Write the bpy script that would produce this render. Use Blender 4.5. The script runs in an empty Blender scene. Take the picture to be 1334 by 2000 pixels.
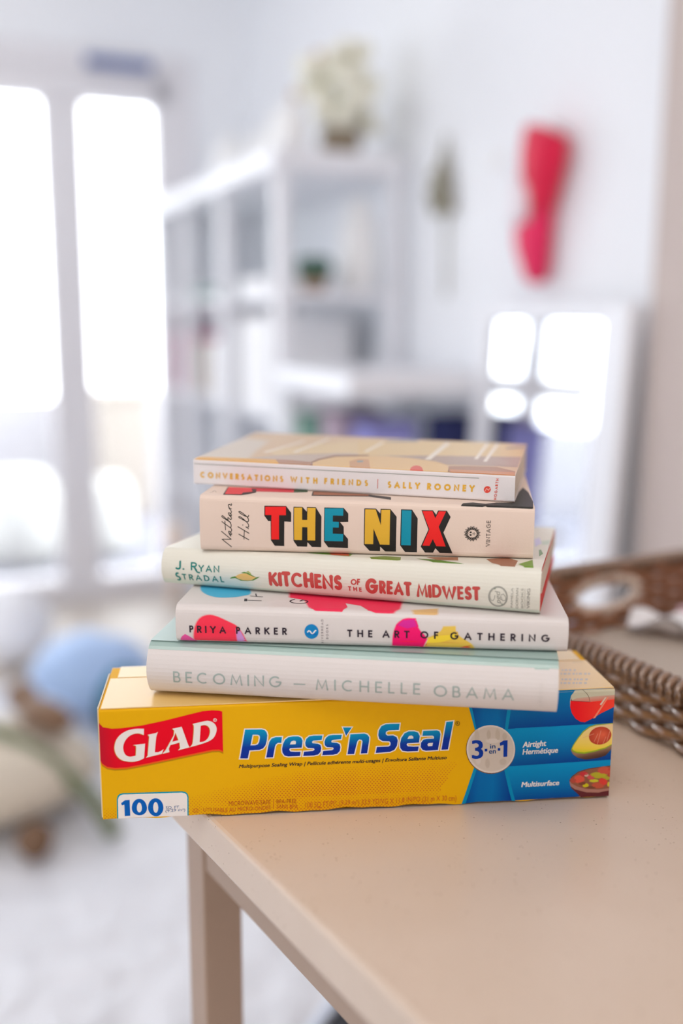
import bpy, bmesh, math, random
from mathutils import Vector, Matrix
from mathutils.geometry import tessellate_polygon
random.seed(7)
C = bpy.context.scene.collection
sc = bpy.context.scene
TZ = .86                       # height of the stone table top
CAM_Z = 1.15243

# ------------------------------------------------------------------ camera, sky, fill lights, exposure
cam_d = bpy.data.cameras.new('camera')
cam = bpy.data.objects.new('camera', cam_d); C.objects.link(cam)
cam_d.sensor_fit = 'VERTICAL'; cam_d.sensor_height = 36; cam_d.lens = 35.01
cam_d.clip_start = .02
cam.matrix_world = Matrix.Translation((0, 0, CAM_Z)) @ Matrix.Rotation(math.pi/2-.188625, 4, 'X') @ Matrix.Rotation(.00551, 4, 'Z')
cam_d.dof.use_dof = True; cam_d.dof.focus_distance = .60; cam_d.dof.aperture_fstop = 1.75; cam_d.dof.aperture_blades = 0
sc.camera = cam
sc.view_settings.view_transform = 'Standard'; sc.view_settings.look = 'None'; sc.view_settings.gamma = 1
sc.view_settings.use_curve_mapping = False
sc.view_settings.exposure = 0.0
sc.cycles.use_denoising = True
sc.cycles.max_bounces = 10; sc.cycles.diffuse_bounces = 6; sc.cycles.transparent_max_bounces = 12
sc.cycles.sample_clamp_indirect = 6
SKY = 7.0
wd = bpy.data.worlds.new('overcast_sky'); sc.world = wd; wd.use_nodes = True
bg = wd.node_tree.nodes['Background']; bg.inputs[0].default_value = (.93, .97, 1, 1); bg.inputs[1].default_value = SKY

# room axes: corner of the two walls, A along the long wall towards the viewer, B along the door wall
KX, KY = -.395, 4.343
AX, AY = .40001, -.91651
BX, BY = -.91651, -.40001
def R(a, b, z=0): return Vector((KX+AX*a+BX*b, KY+AY*a+BY*b, z))
ROOM_ANG = math.atan2(AY, AX)

def area(name, loc, target, sx, sy, power, col):
    d = bpy.data.lights.new(name, 'AREA'); d.shape = 'RECTANGLE'; d.size = sx; d.size_y = sy; d.energy = power; d.color = col
    o = bpy.data.objects.new(name, d); C.objects.link(o); o.location = loc
    o.rotation_euler = (Vector(target)-Vector(loc)).to_track_quat('-Z', 'Y').to_euler()
    return o
area('rear_fill_light', R(6.5, 2.0, 1.55), R(3.5, 1.4, .95), 2.6, 1.7, 22, (1, .93, .88))  # added warm fill behind the camera; the wall there has no window
area('ceiling_fill_light', R(4.3, 1.7, 2.68), R(4.0, 1.6, 0), 1.3, 1.3, 17, (1, .92, .84))  # added overhead fill for the table top, no fixture behind it
area('far_ceiling_fill_light', R(1.2, 1.5, 2.68), R(1.1, 1.4, 0), 1.0, 1.0, 7, (1, .97, .94))  # second added overhead fill, brightens the door wall and shelving
area('left_fill_light', R(1.9, 4.45, 1.3), R(1.5, 0, 1.15), 3.2, 1.4, 34, (.88, .94, 1))  # added cool fill from the side; the left wall has no opening

# ------------------------------------------------------------------ materials
def lin(c):
    r = []
    for v in c[:3]:
        v = v/255.
        r.append(v/12.92 if v <= .04045 else ((v+.055)/1.055)**2.4)
    return tuple(r)+(1,)
MATS = {}
def mat(name, col, rough=.5, coat=0, metal=0, bump=0, bscale=200, mottle=0, mscale=30, spec=.5, sheen=0, coat_r=.1):
    if name in MATS: return MATS[name]
    m = bpy.data.materials.new(name); m.use_nodes = True; nt = m.node_tree; p = nt.nodes['Principled BSDF']
    p.inputs['Base Color'].default_value = lin(col); p.inputs['Roughness'].default_value = rough
    p.inputs['Metallic'].default_value = metal; p.inputs['Coat Weight'].default_value = coat; p.inputs['Coat Roughness'].default_value = coat_r
    p.inputs['Specular IOR Level'].default_value = spec; p.inputs['Sheen Weight'].default_value = sheen
    tc = nt.nodes.new('ShaderNodeTexCoord')
    if mottle:
        n = nt.nodes.new('ShaderNodeTexNoise'); n.inputs['Scale'].default_value = mscale; n.inputs['Detail'].default_value = 4
        nt.links.new(tc.outputs['Object'], n.inputs['Vector'])
        mx = nt.nodes.new('ShaderNodeMix'); mx.data_type = 'RGBA'
        nt.links.new(n.outputs['Fac'], mx.inputs[0])
        mx.inputs[6].default_value = tuple(v*(1-mottle) for v in lin(col)[:3])+(1,); mx.inputs[7].default_value = tuple(min(1, v*(1+mottle)) for v in lin(col)[:3])+(1,)
        nt.links.new(mx.outputs[2], p.inputs['Base Color'])
    if bump:
        n = nt.nodes.new('ShaderNodeTexNoise'); n.inputs['Scale'].default_value = bscale; n.inputs['Detail'].default_value = 3
        nt.links.new(tc.outputs['Object'], n.inputs['Vector'])
        b = nt.nodes.new('ShaderNodeBump'); b.inputs['Strength'].default_value = bump; b.inputs['Distance'].default_value = .002
        nt.links.new(n.outputs['Fac'], b.inputs['Height']); nt.links.new(b.outputs[0], p.inputs['Normal'])
    MATS[name] = m
    return m
def print_mat(name, rough, coat, coat_r=.12, grain=.04):
    m = mat(name, (255, 255, 255), rough, coat, coat_r=coat_r, bump=grain, bscale=900)
    nt = m.node_tree; v = nt.nodes.new('ShaderNodeVertexColor'); v.layer_name = 'Col'
    nt.links.new(v.outputs[0], nt.nodes['Principled BSDF'].inputs['Base Color'])
    return m
M_CARTON = print_mat('printed_carton', .5, 0, .30)
M_CARTON.node_tree.nodes['Principled BSDF'].inputs['Specular IOR Level'].default_value = .12
M_LID = print_mat('glossy_carton_lid', .36, 1.0, .36)
M_LID.node_tree.nodes['Principled BSDF'].inputs['Coat IOR'].default_value = 2.5
M_JACKET = print_mat('printed_jacket', .40, .12, .25)
M_PAPERBACK = print_mat('printed_paperback_cover', .45, .08, .3)
for m_ in (M_JACKET, M_PAPERBACK): m_.node_tree.nodes['Principled BSDF'].inputs['Specular IOR Level'].default_value = .22
def pages_mat():
    m = mat('page_edges', (222, 206, 190), .8, bump=.0); nt = m.node_tree
    p = nt.nodes['Principled BSDF']; tc = nt.nodes.new('ShaderNodeTexCoord'); mp = nt.nodes.new('ShaderNodeMapping')
    mp.inputs['Scale'].default_value = (3, 3, 1800); n = nt.nodes.new('ShaderNodeTexNoise'); n.inputs['Scale'].default_value = 1
    nt.links.new(tc.outputs['Object'], mp.inputs[0]); nt.links.new(mp.outputs[0], n.inputs['Vector'])
    mx = nt.nodes.new('ShaderNodeMix'); mx.data_type = 'RGBA'; mx.inputs[6].default_value = lin((196, 178, 160)); mx.inputs[7].default_value = lin((238, 226, 212))
    nt.links.new(n.outputs['Fac'], mx.inputs[0]); nt.links.new(mx.outputs[2], p.inputs['Base Color'])
    return m
M_PAGES = pages_mat()
def quartz_mat():
    m = mat('quartz', (214, 203, 190), .3, spec=.5); nt = m.node_tree; p = nt.nodes['Principled BSDF']
    tc = nt.nodes.new('ShaderNodeTexCoord')
    n0 = nt.nodes.new('ShaderNodeTexNoise'); n0.inputs['Scale'].default_value = 14; n0.inputs['Detail'].default_value = 5
    nt.links.new(tc.outputs['Object'], n0.inputs['Vector'])
    base = nt.nodes.new('ShaderNodeMix'); base.data_type = 'RGBA'; base.inputs[6].default_value = lin((204, 184, 166)); base.inputs[7].default_value = lin((216, 198, 182))
    nt.links.new(n0.outputs['Fac'], base.inputs[0]); last = base.outputs[2]
    for sc_, thr, col in ((330, .07, (160, 134, 108)), (520, .07, (184, 162, 140)), (210, .04, (136, 112, 90))):
        v = nt.nodes.new('ShaderNodeTexVoronoi'); v.inputs['Scale'].default_value = sc_; nt.links.new(tc.outputs['Object'], v.inputs['Vector'])
        n = nt.nodes.new('ShaderNodeTexNoise'); n.inputs['Scale'].default_value = sc_*.35; nt.links.new(tc.outputs['Object'], n.inputs['Vector'])
        gt = nt.nodes.new('ShaderNodeMath'); gt.operation = 'GREATER_THAN'; gt.inputs[1].default_value = .60; nt.links.new(n.outputs['Fac'], gt.inputs[0])
        lt = nt.nodes.new('ShaderNodeMapRange'); lt.inputs['From Min'].default_value = thr*1.6; lt.inputs['From Max'].default_value = thr*2.8; lt.inputs['To Min'].default_value = 1; lt.inputs['To Max'].default_value = 0
        nt.links.new(v.outputs['Distance'], lt.inputs['Value'])
        mu = nt.nodes.new('ShaderNodeMath'); mu.operation = 'MULTIPLY'; nt.links.new(gt.outputs[0], mu.inputs[0]); nt.links.new(lt.outputs[0], mu.inputs[1])
        mx = nt.nodes.new('ShaderNodeMix'); mx.data_type = 'RGBA'; mx.inputs[7].default_value = lin(col)
        nt.links.new(mu.outputs[0], mx.inputs[0]); nt.links.new(last, mx.inputs[6]); last = mx.outputs[2]
    nt.links.new(last, p.inputs['Base Color'])
    return m
M_QUARTZ = quartz_mat()
def glass_mat():
    m = bpy.data.materials.new('window_glass'); m.use_nodes = True; nt = m.node_tree; nt.nodes.remove(nt.nodes['Principled BSDF'])
    t = nt.nodes.new('ShaderNodeBsdfTransparent'); g = nt.nodes.new('ShaderNodeBsdfGlossy'); g.inputs['Roughness'].default_value = .02
    f = nt.nodes.new('ShaderNodeFresnel'); f.inputs[0].default_value = 1.45; mx = nt.nodes.new('ShaderNodeMixShader')
    nt.links.new(f.outputs[0], mx.inputs[0]); nt.links.new(t.outputs[0], mx.inputs[1]); nt.links.new(g.outputs[0], mx.inputs[2])
    nt.links.new(mx.outputs[0], nt.nodes['Material Output'].inputs[0])
    return m
M_GLASS = glass_mat()
M_WALL = mat('white_wall_paint', (240, 242, 246), .85, bump=.1, bscale=120)
M_TAUPE = mat('taupe_wall_paint', (200, 186, 180), .85, bump=.1, bscale=120)
M_WHITE = mat('white_lacquer', (240, 240, 242), .45)
M_DOOR = mat('white_door_frame', (228, 226, 230), .4)
M_WOOD = mat('taupe_wood', (172, 148, 130), .5, mottle=.08, mscale=25)

# ------------------------------------------------------------------ mesh building
class MB:
    def __init__(s): s.v = []; s.f = []; s.c = []; s.m = []
    def face(s, pts, col=(1, 1, 1, 1), mi=0):
        k = len(s.v); s.v += [tuple(p) for p in pts]; s.f.append(tuple(range(k, k+len(pts)))); s.m.append(mi)
        s.c.append(col if isinstance(col, list) else [col]*len(pts))
    def box(s, lo, hi, T=None, **k):
        x0, y0, z0 = lo; x1, y1, z1 = hi
        p = [(x0,y0,z0),(x1,y0,z0),(x1,y1,z0),(x0,y1,z0),(x0,y0,z1),(x1,y0,z1),(x1,y1,z1),(x0,y1,z1)]
        if T: p = [T(*q) for q in p]
        for f in ((0,3,2,1),(4,5,6,7),(0,1,5,4),(1,2,6,5),(2,3,7,6),(3,0,4,7)): s.face([p[i] for i in f], **k)
    def grid(s, fn, us, vs, col=(1, 1, 1, 1), mi=0):
        for i in range(len(us)-1):
            for j in range(len(vs)-1):
                q = [fn(us[i], vs[j]), fn(us[i+1], vs[j]), fn(us[i+1], vs[j+1]), fn(us[i], vs[j+1])]
                s.face(q, col if not callable(col) else col(us[i], vs[j]), mi)
    def tube(s, pts, r, n=8, closed=False, cap=True, ry=None):
        pts = [Vector(p) for p in pts]; N = len(pts); rings = []
        for i, p in enumerate(pts):
            a = pts[(i-1) % N] if (closed or i > 0) else p; b = pts[(i+1) % N] if (closed or i < N-1) else p
            t = (b-a); t = t.normalized() if t.length > 1e-9 else Vector((0, 0, 1))
            up = Vector((0, 0, 1)) if abs(t.z) < .95 else Vector((1, 0, 0))
            u = t.cross(up).normalized(); w = u.cross(t)
            rr = r[i] if isinstance(r, (list, tuple)) else r
            rings.append([p+u*(rr*math.cos(2*math.pi*k/n))+w*((ry or rr)*math.sin(2*math.pi*k/n)) for k in range(n)])
        for i in range(N if closed else N-1):
            A, B = rings[i], rings[(i+1) % N]
            for k in range(n): s.face([A[k], A[(k+1) % n], B[(k+1) % n], B[k]])
        if cap and not closed: s.face(rings[0][::-1]); s.face(rings[-1])
    def lathe(s, prof, c, n=24):
        c = Vector(c); P = [[c+Vector((r*math.cos(2*math.pi*k/n), r*math.sin(2*math.pi*k/n), z)) for k in range(n)] for r, z in prof]
        for i in range(len(P)-1):
            for k in range(n): s.face([P[i][k], P[i][(k+1) % n], P[i+1][(k+1) % n], P[i+1][k]])
        s.face(P[0][::-1]); s.face(P[-1])
    def blob(s, c, rx, ry, rz, rot=0, n=18, lump=0, seed=0):
        rnd = random.Random(seed); ph = [rnd.random()*6 for _ in range(6)]
        cr, sr = math.cos(rot), math.sin(rot)
        def fn(u, v):
            k = 1+lump*(math.sin(3*u+ph[0])*math.cos(2*v+ph[1])+.6*math.sin(5*u+ph[2])*math.sin(4*v+ph[3]))*math.cos(v)
            x, y, z = rx*math.cos(u)*math.cos(v)*k, ry*math.sin(u)*math.cos(v)*k, rz*math.sin(v)*k
            return (c[0]+x*cr-y*sr, c[1]+x*sr+y*cr, c[2]+z)
        s.grid(fn, [2*math.pi*i/n for i in range(n+1)], [-math.pi/2+math.pi*j/(n//2) for j in range(n//2+1)])
    def prism(s, outline, fn, d0, d1, mi=0):
        # closed outline in 2-D, fn(x, y, depth) -> point
        for d, rev in ((d0, 1), (d1, 0)):
            for t in tessellate_polygon([[Vector((x, y, 0)) for x, y in outline]]):
                s.face([fn(outline[i][0], outline[i][1], d) for i in (t[::-1] if rev else t)], mi=mi)
        n = len(outline)
        for i in range(n):
            (x0, y0), (x1, y1) = outline[i], outline[(i+1) % n]
            s.face([fn(x0, y0, d0), fn(x1, y1, d0), fn(x1, y1, d1), fn(x0, y0, d1)], mi=mi)
    def build(s, name, mats, parent=None, weld=True, smooth=False, bevel=0, colors=False, subsurf=0, angle=40):
        o0 = parent; off = Vector((0, 0, 0))
        while o0 is not None: off += Vector(o0.location); o0 = o0.parent
        own = Vector((0, 0, 0))
        if parent is None and s.v:
            own = Vector((sum(p[0] for p in s.v)/len(s.v), sum(p[1] for p in s.v)/len(s.v), min(p[2] for p in s.v)))
        me = bpy.data.meshes.new(name)
        me.from_pydata([tuple(Vector(p)-off-own) for p in s.v], [], s.f)
        if not isinstance(mats, (list, tuple)): mats = [mats]
        for m in mats: me.materials.append(m)
        me.polygons.foreach_set('material_index', s.m)
        if colors:
            ca = me.color_attributes.new('Col', 'FLOAT_COLOR', 'CORNER'); flat = []
            for c in s.c:
                for q in c: flat += q
            ca.data.foreach_set('color', flat)
        if weld and not colors:
            bm = bmesh.new(); bm.from_mesh(me); bmesh.ops.remove_doubles(bm, verts=bm.verts, dist=1e-5)
            bmesh.ops.recalc_face_normals(bm, faces=bm.faces); bm.to_mesh(me); bm.free()
        o = bpy.data.objects.new(name, me); C.objects.link(o); o.location = own
        if parent: o.parent = parent
        if bevel:
            b = o.modifiers.new('bevel', 'BEVEL'); b.width = bevel; b.segments = 2; b.limit_method = 'ANGLE'
        if subsurf:
            b = o.modifiers.new('sub', 'SUBSURF'); b.levels = subsurf; b.render_levels = subsurf
        if smooth:
            for p in me.polygons: p.use_smooth = True
        me.update()
        return o
def thing(name, label, cat, loc, group=None):
    o = bpy.data.objects.new(name, None); C.objects.link(o); o.location = loc; o.empty_display_size = .05
    tag(o, label, cat, group); return o
def tag(o, label, cat, group=None, kind=None):
    o['label'] = label; o['category'] = cat
    if group: o['group'] = group
    if kind: o['kind'] = kind
    return o
def struct(o): o['kind'] = 'structure'; return o
def RB(lo, hi, mb=None, **k):
    mb = mb or MB(); mb.box(lo, hi, T=lambda a, b, z: R(a, b, z), **k); return mb

# ------------------------------------------------------------------ lettering
def arc(cx, cy, rx, ry, a0, a1, n=10):
    return [(cx+rx*math.cos(math.radians(a0+(a1-a0)*i/n)), cy+ry*math.sin(math.radians(a0+(a1-a0)*i/n))) for i in range(n+1)]
GL = {
 'A': (.90, [[(0,0),(.5,1),(1,0)],[(.17,.32),(.83,.32)]]),
 'B': (.62, [[(0,0),(0,1),(.45,1)]+arc(.5,.77,.38,.23,90,-90)+[(0,.54)],[(0,.54),(.5,.54)]+arc(.55,.27,.45,.27,90,-90)+[(0,0)]]),
 'C': (.92, [arc(.55,.5,.55,.5,52,308,18)]),
 'D': (.82, [[(0,0),(0,1),(.35,1)]+arc(.35,.5,.65,.5,90,-90,14)+[(0,0)]]),
 'E': (.55, [[(1,1),(0,1),(0,0),(1,0)],[(0,.52),(.9,.52)]]),
 'F': (.54, [[(1,1),(0,1),(0,0)],[(0,.52),(.88,.52)]]),
 'G': (1.0, [arc(.5,.5,.5,.5,48,360,20)+[(.55,.5)]]),
 'H': (.76, [[(0,0),(0,1)],[(1,0),(1,1)],[(0,.52),(1,.52)]]),
 'I': (.14, [[(.5,0),(.5,1)]]),
 'J': (.5, [[(1,1),(1,.25)]+arc(.5,.25,.5,.25,0,-160,8)]),
 'K': (.72, [[(0,0),(0,1)],[(.95,1),(.05,.45)],[(.3,.62),(1,0)]]),
 'L': (.5, [[(0,1),(0,0),(1,0)]]),
 'M': (1.0, [[(0,0),(.14,1),(.5,.12),(.86,1),(1,0)]]),
 'N': (.82, [[(0,0),(0,1),(1,0),(1,1)]]),
 'O': (1.02, [arc(.5,.5,.5,.5,0,360,24)]),
 'P': (.58, [[(0,0),(0,1),(.45,1)]+arc(.5,.74,.5,.26,90,-90)+[(0,.48)]]),
 'R': (.62, [[(0,0),(0,1),(.45,1)]+arc(.5,.74,.5,.26,90,-90)+[(0,.48)],[(.4,.48),(1,0)]]),
 'S': (.60, [arc(.5,.75,.44,.25,40,270,12)+arc(.5,.25,.5,.25,90,-145,12)]),
 'T': (.66, [[(0,1),(1,1)],[(.5,1),(.5,0)]]),
 'V': (.86, [[(0,1),(.5,0),(1,1)]]),
 'W': (1.2, [[(0,1),(.25,0),(.5,.95),(.75,0),(1,1)]]),
 'Y': (.8, [[(0,1),(.5,.48),(1,1)],[(.5,.48),(.5,0)]]),
}
def smooth_pts(pts, closed, lim=50):
    # Catmull-Rom through the points, sharp corners stay sharp
    n = len(pts); out = []
    def sharp(i):
        if not closed and (i == 0 or i == n-1): return True
        a, b, c = pts[i-1], pts[i], pts[(i+1) % n]
        v, w = (b[0]-a[0], b[1]-a[1]), (c[0]-b[0], c[1]-b[1])
        d = abs(math.degrees(math.atan2(v[0]*w[1]-v[1]*w[0], v[0]*w[0]+v[1]*w[1])))
        return d > lim
    sh = [sharp(i) for i in range(n)]
    for i in range(n if closed else n-1):
        j = (i+1) % n; p1, p2 = pts[i], pts[j]
        p0 = pts[i-1] if not sh[i] else (2*p1[0]-p2[0], 2*p1[1]-p2[1]); p3 = pts[(j+1) % n] if not sh[j] else (2*p2[0]-p1[0], 2*p2[1]-p1[1])
        if sh[i] and sh[j]: out.append(p1); continue
        for k in range(4):
            t = k/4.
            out.append(tuple(.5*(2*p1[q]+(p2[q]-p0[q])*t+(2*p0[q]-5*p1[q]+4*p2[q]-p3[q])*t*t+(3*p1[q]-p0[q]-3*p2[q]+p3[q])*t**3) for q in (0, 1)))
    if not closed: out.append(pts[-1])
    return out
def stroke_polys(pts, w, closed=False, rnd=False, square=False):
    # convex pieces of a stroke of width w along pts
    h = w/2; polys = []; n = len(pts)
    pts = [Vector((p[0], p[1])) for p in pts]
    if closed is False and (pts[0]-pts[-1]).length < 1e-6 and n > 3: pts = pts[:-1]; n -= 1; closed = True
    L = []; Rr = []
    for i in range(n):
        a = pts[i-1] if (i > 0 or closed) else None; b = pts[(i+1) % n] if (i < n-1 or closed) else None; p = pts[i]
        d1 = (p-a).normalized() if a is not None and (p-a).length > 1e-9 else None
        d2 = (b-p).normalized() if b is not None and (b-p).length > 1e-9 else None
        if d1 is None and d2 is None: d1 = d2 = Vector((1, 0))
        if d1 is None: d1 = d2
        if d2 is None: d2 = d1
        n1 = Vector((-d1.y, d1.x)); n2 = Vector((-d2.y, d2.x)); m = n1+n2
        if m.length < .35: m = n1; k = 1.
        else:
            m.normalize(); k = min(1/max(m.dot(n1), .2), 1.55)
        q = p.copy()
        if square and not closed and i == 0: q = p-d2*h
        if square and not closed and i == n-1: q = p+d1*h
        L.append(q+m*h*k); Rr.append(q-m*h*k)
    for i in range(n if closed else n-1):
        j = (i+1) % n; polys.append([tuple(L[i]), tuple(Rr[i]), tuple(Rr[j]), tuple(L[j])])
    if rnd and not closed:
        for p in (pts[0], pts[-1]): polys.append([(p.x+h*math.cos(t*math.pi/5), p.y+h*math.sin(t*math.pi/5)) for t in range(10)])
    return polys
FONT = {}
def inter_polys(txt, wt, shear):
    key = (txt, wt, shear)
    if key not in FONT:
        cu = bpy.data.curves.new('lettering', 'FONT'); cu.body = txt; cu.offset = wt; cu.shear = shear; cu.resolution_u = 3; cu.dimensions = '2D'; cu.fill_mode = 'FRONT'
        ob = bpy.data.objects.new('lettering', cu); C.objects.link(ob)
        dg = bpy.context.evaluated_depsgraph_get(); me = ob.evaluated_get(dg).to_mesh()
        vs = [(v.co.x, v.co.y) for v in me.vertices]; ps = [[vs[i] for i in p.vertices] for p in me.polygons]
        bpy.data.objects.remove(ob); bpy.data.curves.remove(cu)
        FONT[key] = (ps, vs)
    return FONT[key]
_H = inter_polys('H', 0, 0)[1]; CAP = max(y for x, y in _H)
def text_polys(e):
    _, lay, col, txt, a, b, up, font, wt, shear, jit, rnd = e
    ax = Vector((b[0]-a[0], b[1]-a[1])); upv = Vector(up); out = []
    if font == 'i':
        ps, vs = inter_polys(txt, 0, shear)
        x0 = min(v[0] for v in vs)-wt; x1 = max(v[0] for v in vs)+wt
        for dx, dy in (((0, 0),) if wt <= 0 else ((0, 0), (wt, .5*wt), (-wt, .5*wt), (wt, -.5*wt), (-wt, -.5*wt))):
            for p in ps: out.append([tuple(Vector(a)+ax*((x+dx-x0)/(x1-x0))+upv*((y+dy)/CAP)) for x, y in p])
        return out
    asp = ax.length/upv.length; ws = [max(GL[c][0], wt) for c in txt]
    gap = (asp-sum(ws))/max(1, len(txt)-1) if len(txt) > 1 else 0
    k = 1.
    if len(txt) == 1 or gap < .02: gap = .04 if len(txt) > 1 else 0; k = (asp-gap*(len(txt)-1))/sum(ws)
    x = 0; rng = random.Random(len(txt)*7+int(a[0]))
    for ch, w in zip(txt, ws):
        w *= k
        jy, js, jr = (rng.uniform(-.03, .03), rng.uniform(.95, 1.06), rng.uniform(-.03, .03)) if jit else (0, 1, 0)
        for st in GL[ch][1]:
            q = []
            for (u, v) in st:
                px = x+wt/2+u*(w-wt); py = (wt/2+v*(1-wt))*js+jy
                q.append((px+jr*py, py))
            wv = wt*(rng.uniform(.86, 1.14) if jit else 1)
            polys = stroke_polys(q, wv, rnd=bool(rnd), square=(not rnd and ch not in 'CGSJ'))
            if font == 's':
                for p in (q[0], q[-1]): polys.append([(p[0]-.12, p[1]-.04), (p[0]+.12, p[1]-.04), (p[0]+.12, p[1]+.04), (p[0]-.12, p[1]+.04)])
            for poly in polys: out.append([tuple(Vector(a)+ax*(px/asp)+upv*py) for px, py in poly])
        x += w+gap
    return out

# ------------------------------------------------------------------ printing on a face
def split_polys(polys, axis, vals):
    for val in vals:
        nxt = []
        for p in polys:
            lo = min(q[axis] for q in p); hi = max(q[axis] for q in p)
            if hi <= val+1e-6 or lo >= val-1e-6: nxt.append(p); continue
            for sgn in (1, -1):
                r = []
                for i in range(len(p)):
                    a, b = p[i], p[(i+1) % len(p)]; da, db = sgn*(a[axis]-val), sgn*(b[axis]-val)
                    if da >= 0: r.append(a)
                    if da*db < 0:
                        t = da/(da-db); r.append((a[0]+(b[0]-a[0])*t, a[1]+(b[1]-a[1])*t))
                if len(r) > 2: nxt.append(r)
        polys = nxt
    return polys
def mixc(a, b, t): return tuple(a[i]+(b[i]-a[i])*t for i in range(4))
def ramp(stops, t):
    if t <= stops[0][0]: return lin(stops[0][1])
    for (t0, c0), (t1, c1) in zip(stops, stops[1:]):
        if t <= t1: return mixc(lin(c0), lin(c1), (t-t0)/(t1-t0))
    return lin(stops[-1][1])
class Printer:
    """lays inked shapes (face millimetres) on a surface given by fn(x, y, lift)"""
    def __init__(s, mb, fn, base, xcuts=(), ycuts=(), clip=None):
        s.mb, s.fn, s.base, s.xc, s.yc, s.clip, s.k = mb, fn, base, xcuts, ycuts, clip, 0
    def emit(s, polys, colf, lay):
        s.k = (s.k+1) % 12
        if s.clip:
            x0, x1, y0, y1 = s.clip; q = []
            for p in polys:
                p = [(min(max(a, x0), x1), min(max(b, y0), y1)) for a, b in p]
                ar = sum(p[i][0]*p[(i+1) % len(p)][1]-p[(i+1) % len(p)][0]*p[i][1] for i in range(len(p)))
                if abs(ar) > 1e-5: q.append(p)
            polys = q
        polys = split_polys(polys, 1, s.yc); polys = split_polys(polys, 0, s.xc)
        for p in polys:
            s.k += 1
            lift = .00003+lay*.00003+(s.k % 9)*.0000006
            s.mb.face([s.fn(a, b, lift) for a, b in p], [colf(q) for q in p])
    def run(s, entries):
        for e in entries:
            lay = e[1]; col = lin(e[2])
            if e[0] == 'T': s.emit(text_polys(e), lambda q: col, lay)
            elif e[0] == 'S':
                pts = [tuple(p) for p in e[4]]
                if e[6]: pts = smooth_pts(pts, bool(e[5]), 75)
                s.emit(stroke_polys(pts, e[3], bool(e[5]), bool(e[7])), lambda q: col, lay)
            else:
                x = e[4]; out = [tuple(p) for p in e[3]]; holes = [[tuple(p) for p in h] for h in x.get('h', [])]
                if x.get('sm'): out = smooth_pts(out, True); holes = [smooth_pts(h, True) for h in holes]
                if 'c' in x:
                    c = tuple(x['c']); cc = lin(x['cc']); n = len(out); tris = []
                    for i in range(n): tris.append([out[i], out[(i+1) % n], c])
                    s.emit(tris, lambda q: cc if (abs(q[0]-c[0])+abs(q[1]-c[1])) < 1e-6 else col, lay)
                else:
                    loops = [out]+holes; flat = [p for l in loops for p in l]
                    tris = [[flat[i] for i in t] for t in tessellate_polygon([[Vector((p[0], p[1], 0)) for p in l] for l in loops])]
                    if 'g' in x:
                        p0, p1, st = Vector(x['g'][0]), Vector(x['g'][1]), x['g'][2]; d = p1-p0; L2 = d.length_squared
                        T = lambda q: (Vector(q)-p0).dot(d)/L2
                        # cut across the blend in a turned frame
                        u = d.normalized(); v = Vector((-u.y, u.x)); L = d.length
                        rot = [[((Vector(q)-p0).dot(u), (Vector(q)-p0).dot(v)) for q in t] for t in tris]
                        rot = split_polys(rot, 0, [t*L for t, c_ in st if -.01 < t < 1.01])
                        tris = [[tuple(p0+u*q[0]+v*q[1]) for q in t] for t in rot]
                        # recompute colour per piece corner
                        s.emit(tris, lambda q: ramp(st, T(q)), lay)
                    else: s.emit(tris, lambda q: col, lay)
                if x.get('soft'):
                    cx = sum(p[0] for p in out)/len(out); cy = sum(p[1] for p in out)/len(out); k = 1+x['soft']; n = len(out)
                    big = [(cx+(p[0]-cx)*k, cy+(p[1]-cy)*k) for p in out]
                    bcol = lin(x['sc']) if 'sc' in x else s.base
                    for i in range(n):
                        a, b, A, B_ = out[i], out[(i+1) % n], big[i], big[(i+1) % n]
                        nx, ny = -(b[1]-a[1]), b[0]-a[0]; w = ((A[0]+B_[0])/2-(a[0]+b[0])/2)*nx+((A[1]+B_[1])/2-(a[1]+b[1])/2)*ny
                        if abs(w) < 1e-9: continue
                        def cf(q):
                            t = ((q[0]-(a[0]+b[0])/2)*nx+(q[1]-(a[1]+b[1])/2)*ny)/w
                            return mixc(col, bcol, min(1, max(0, t)))
                        s.emit([[a, b, B_, A]], cf, lay-.5)

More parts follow.
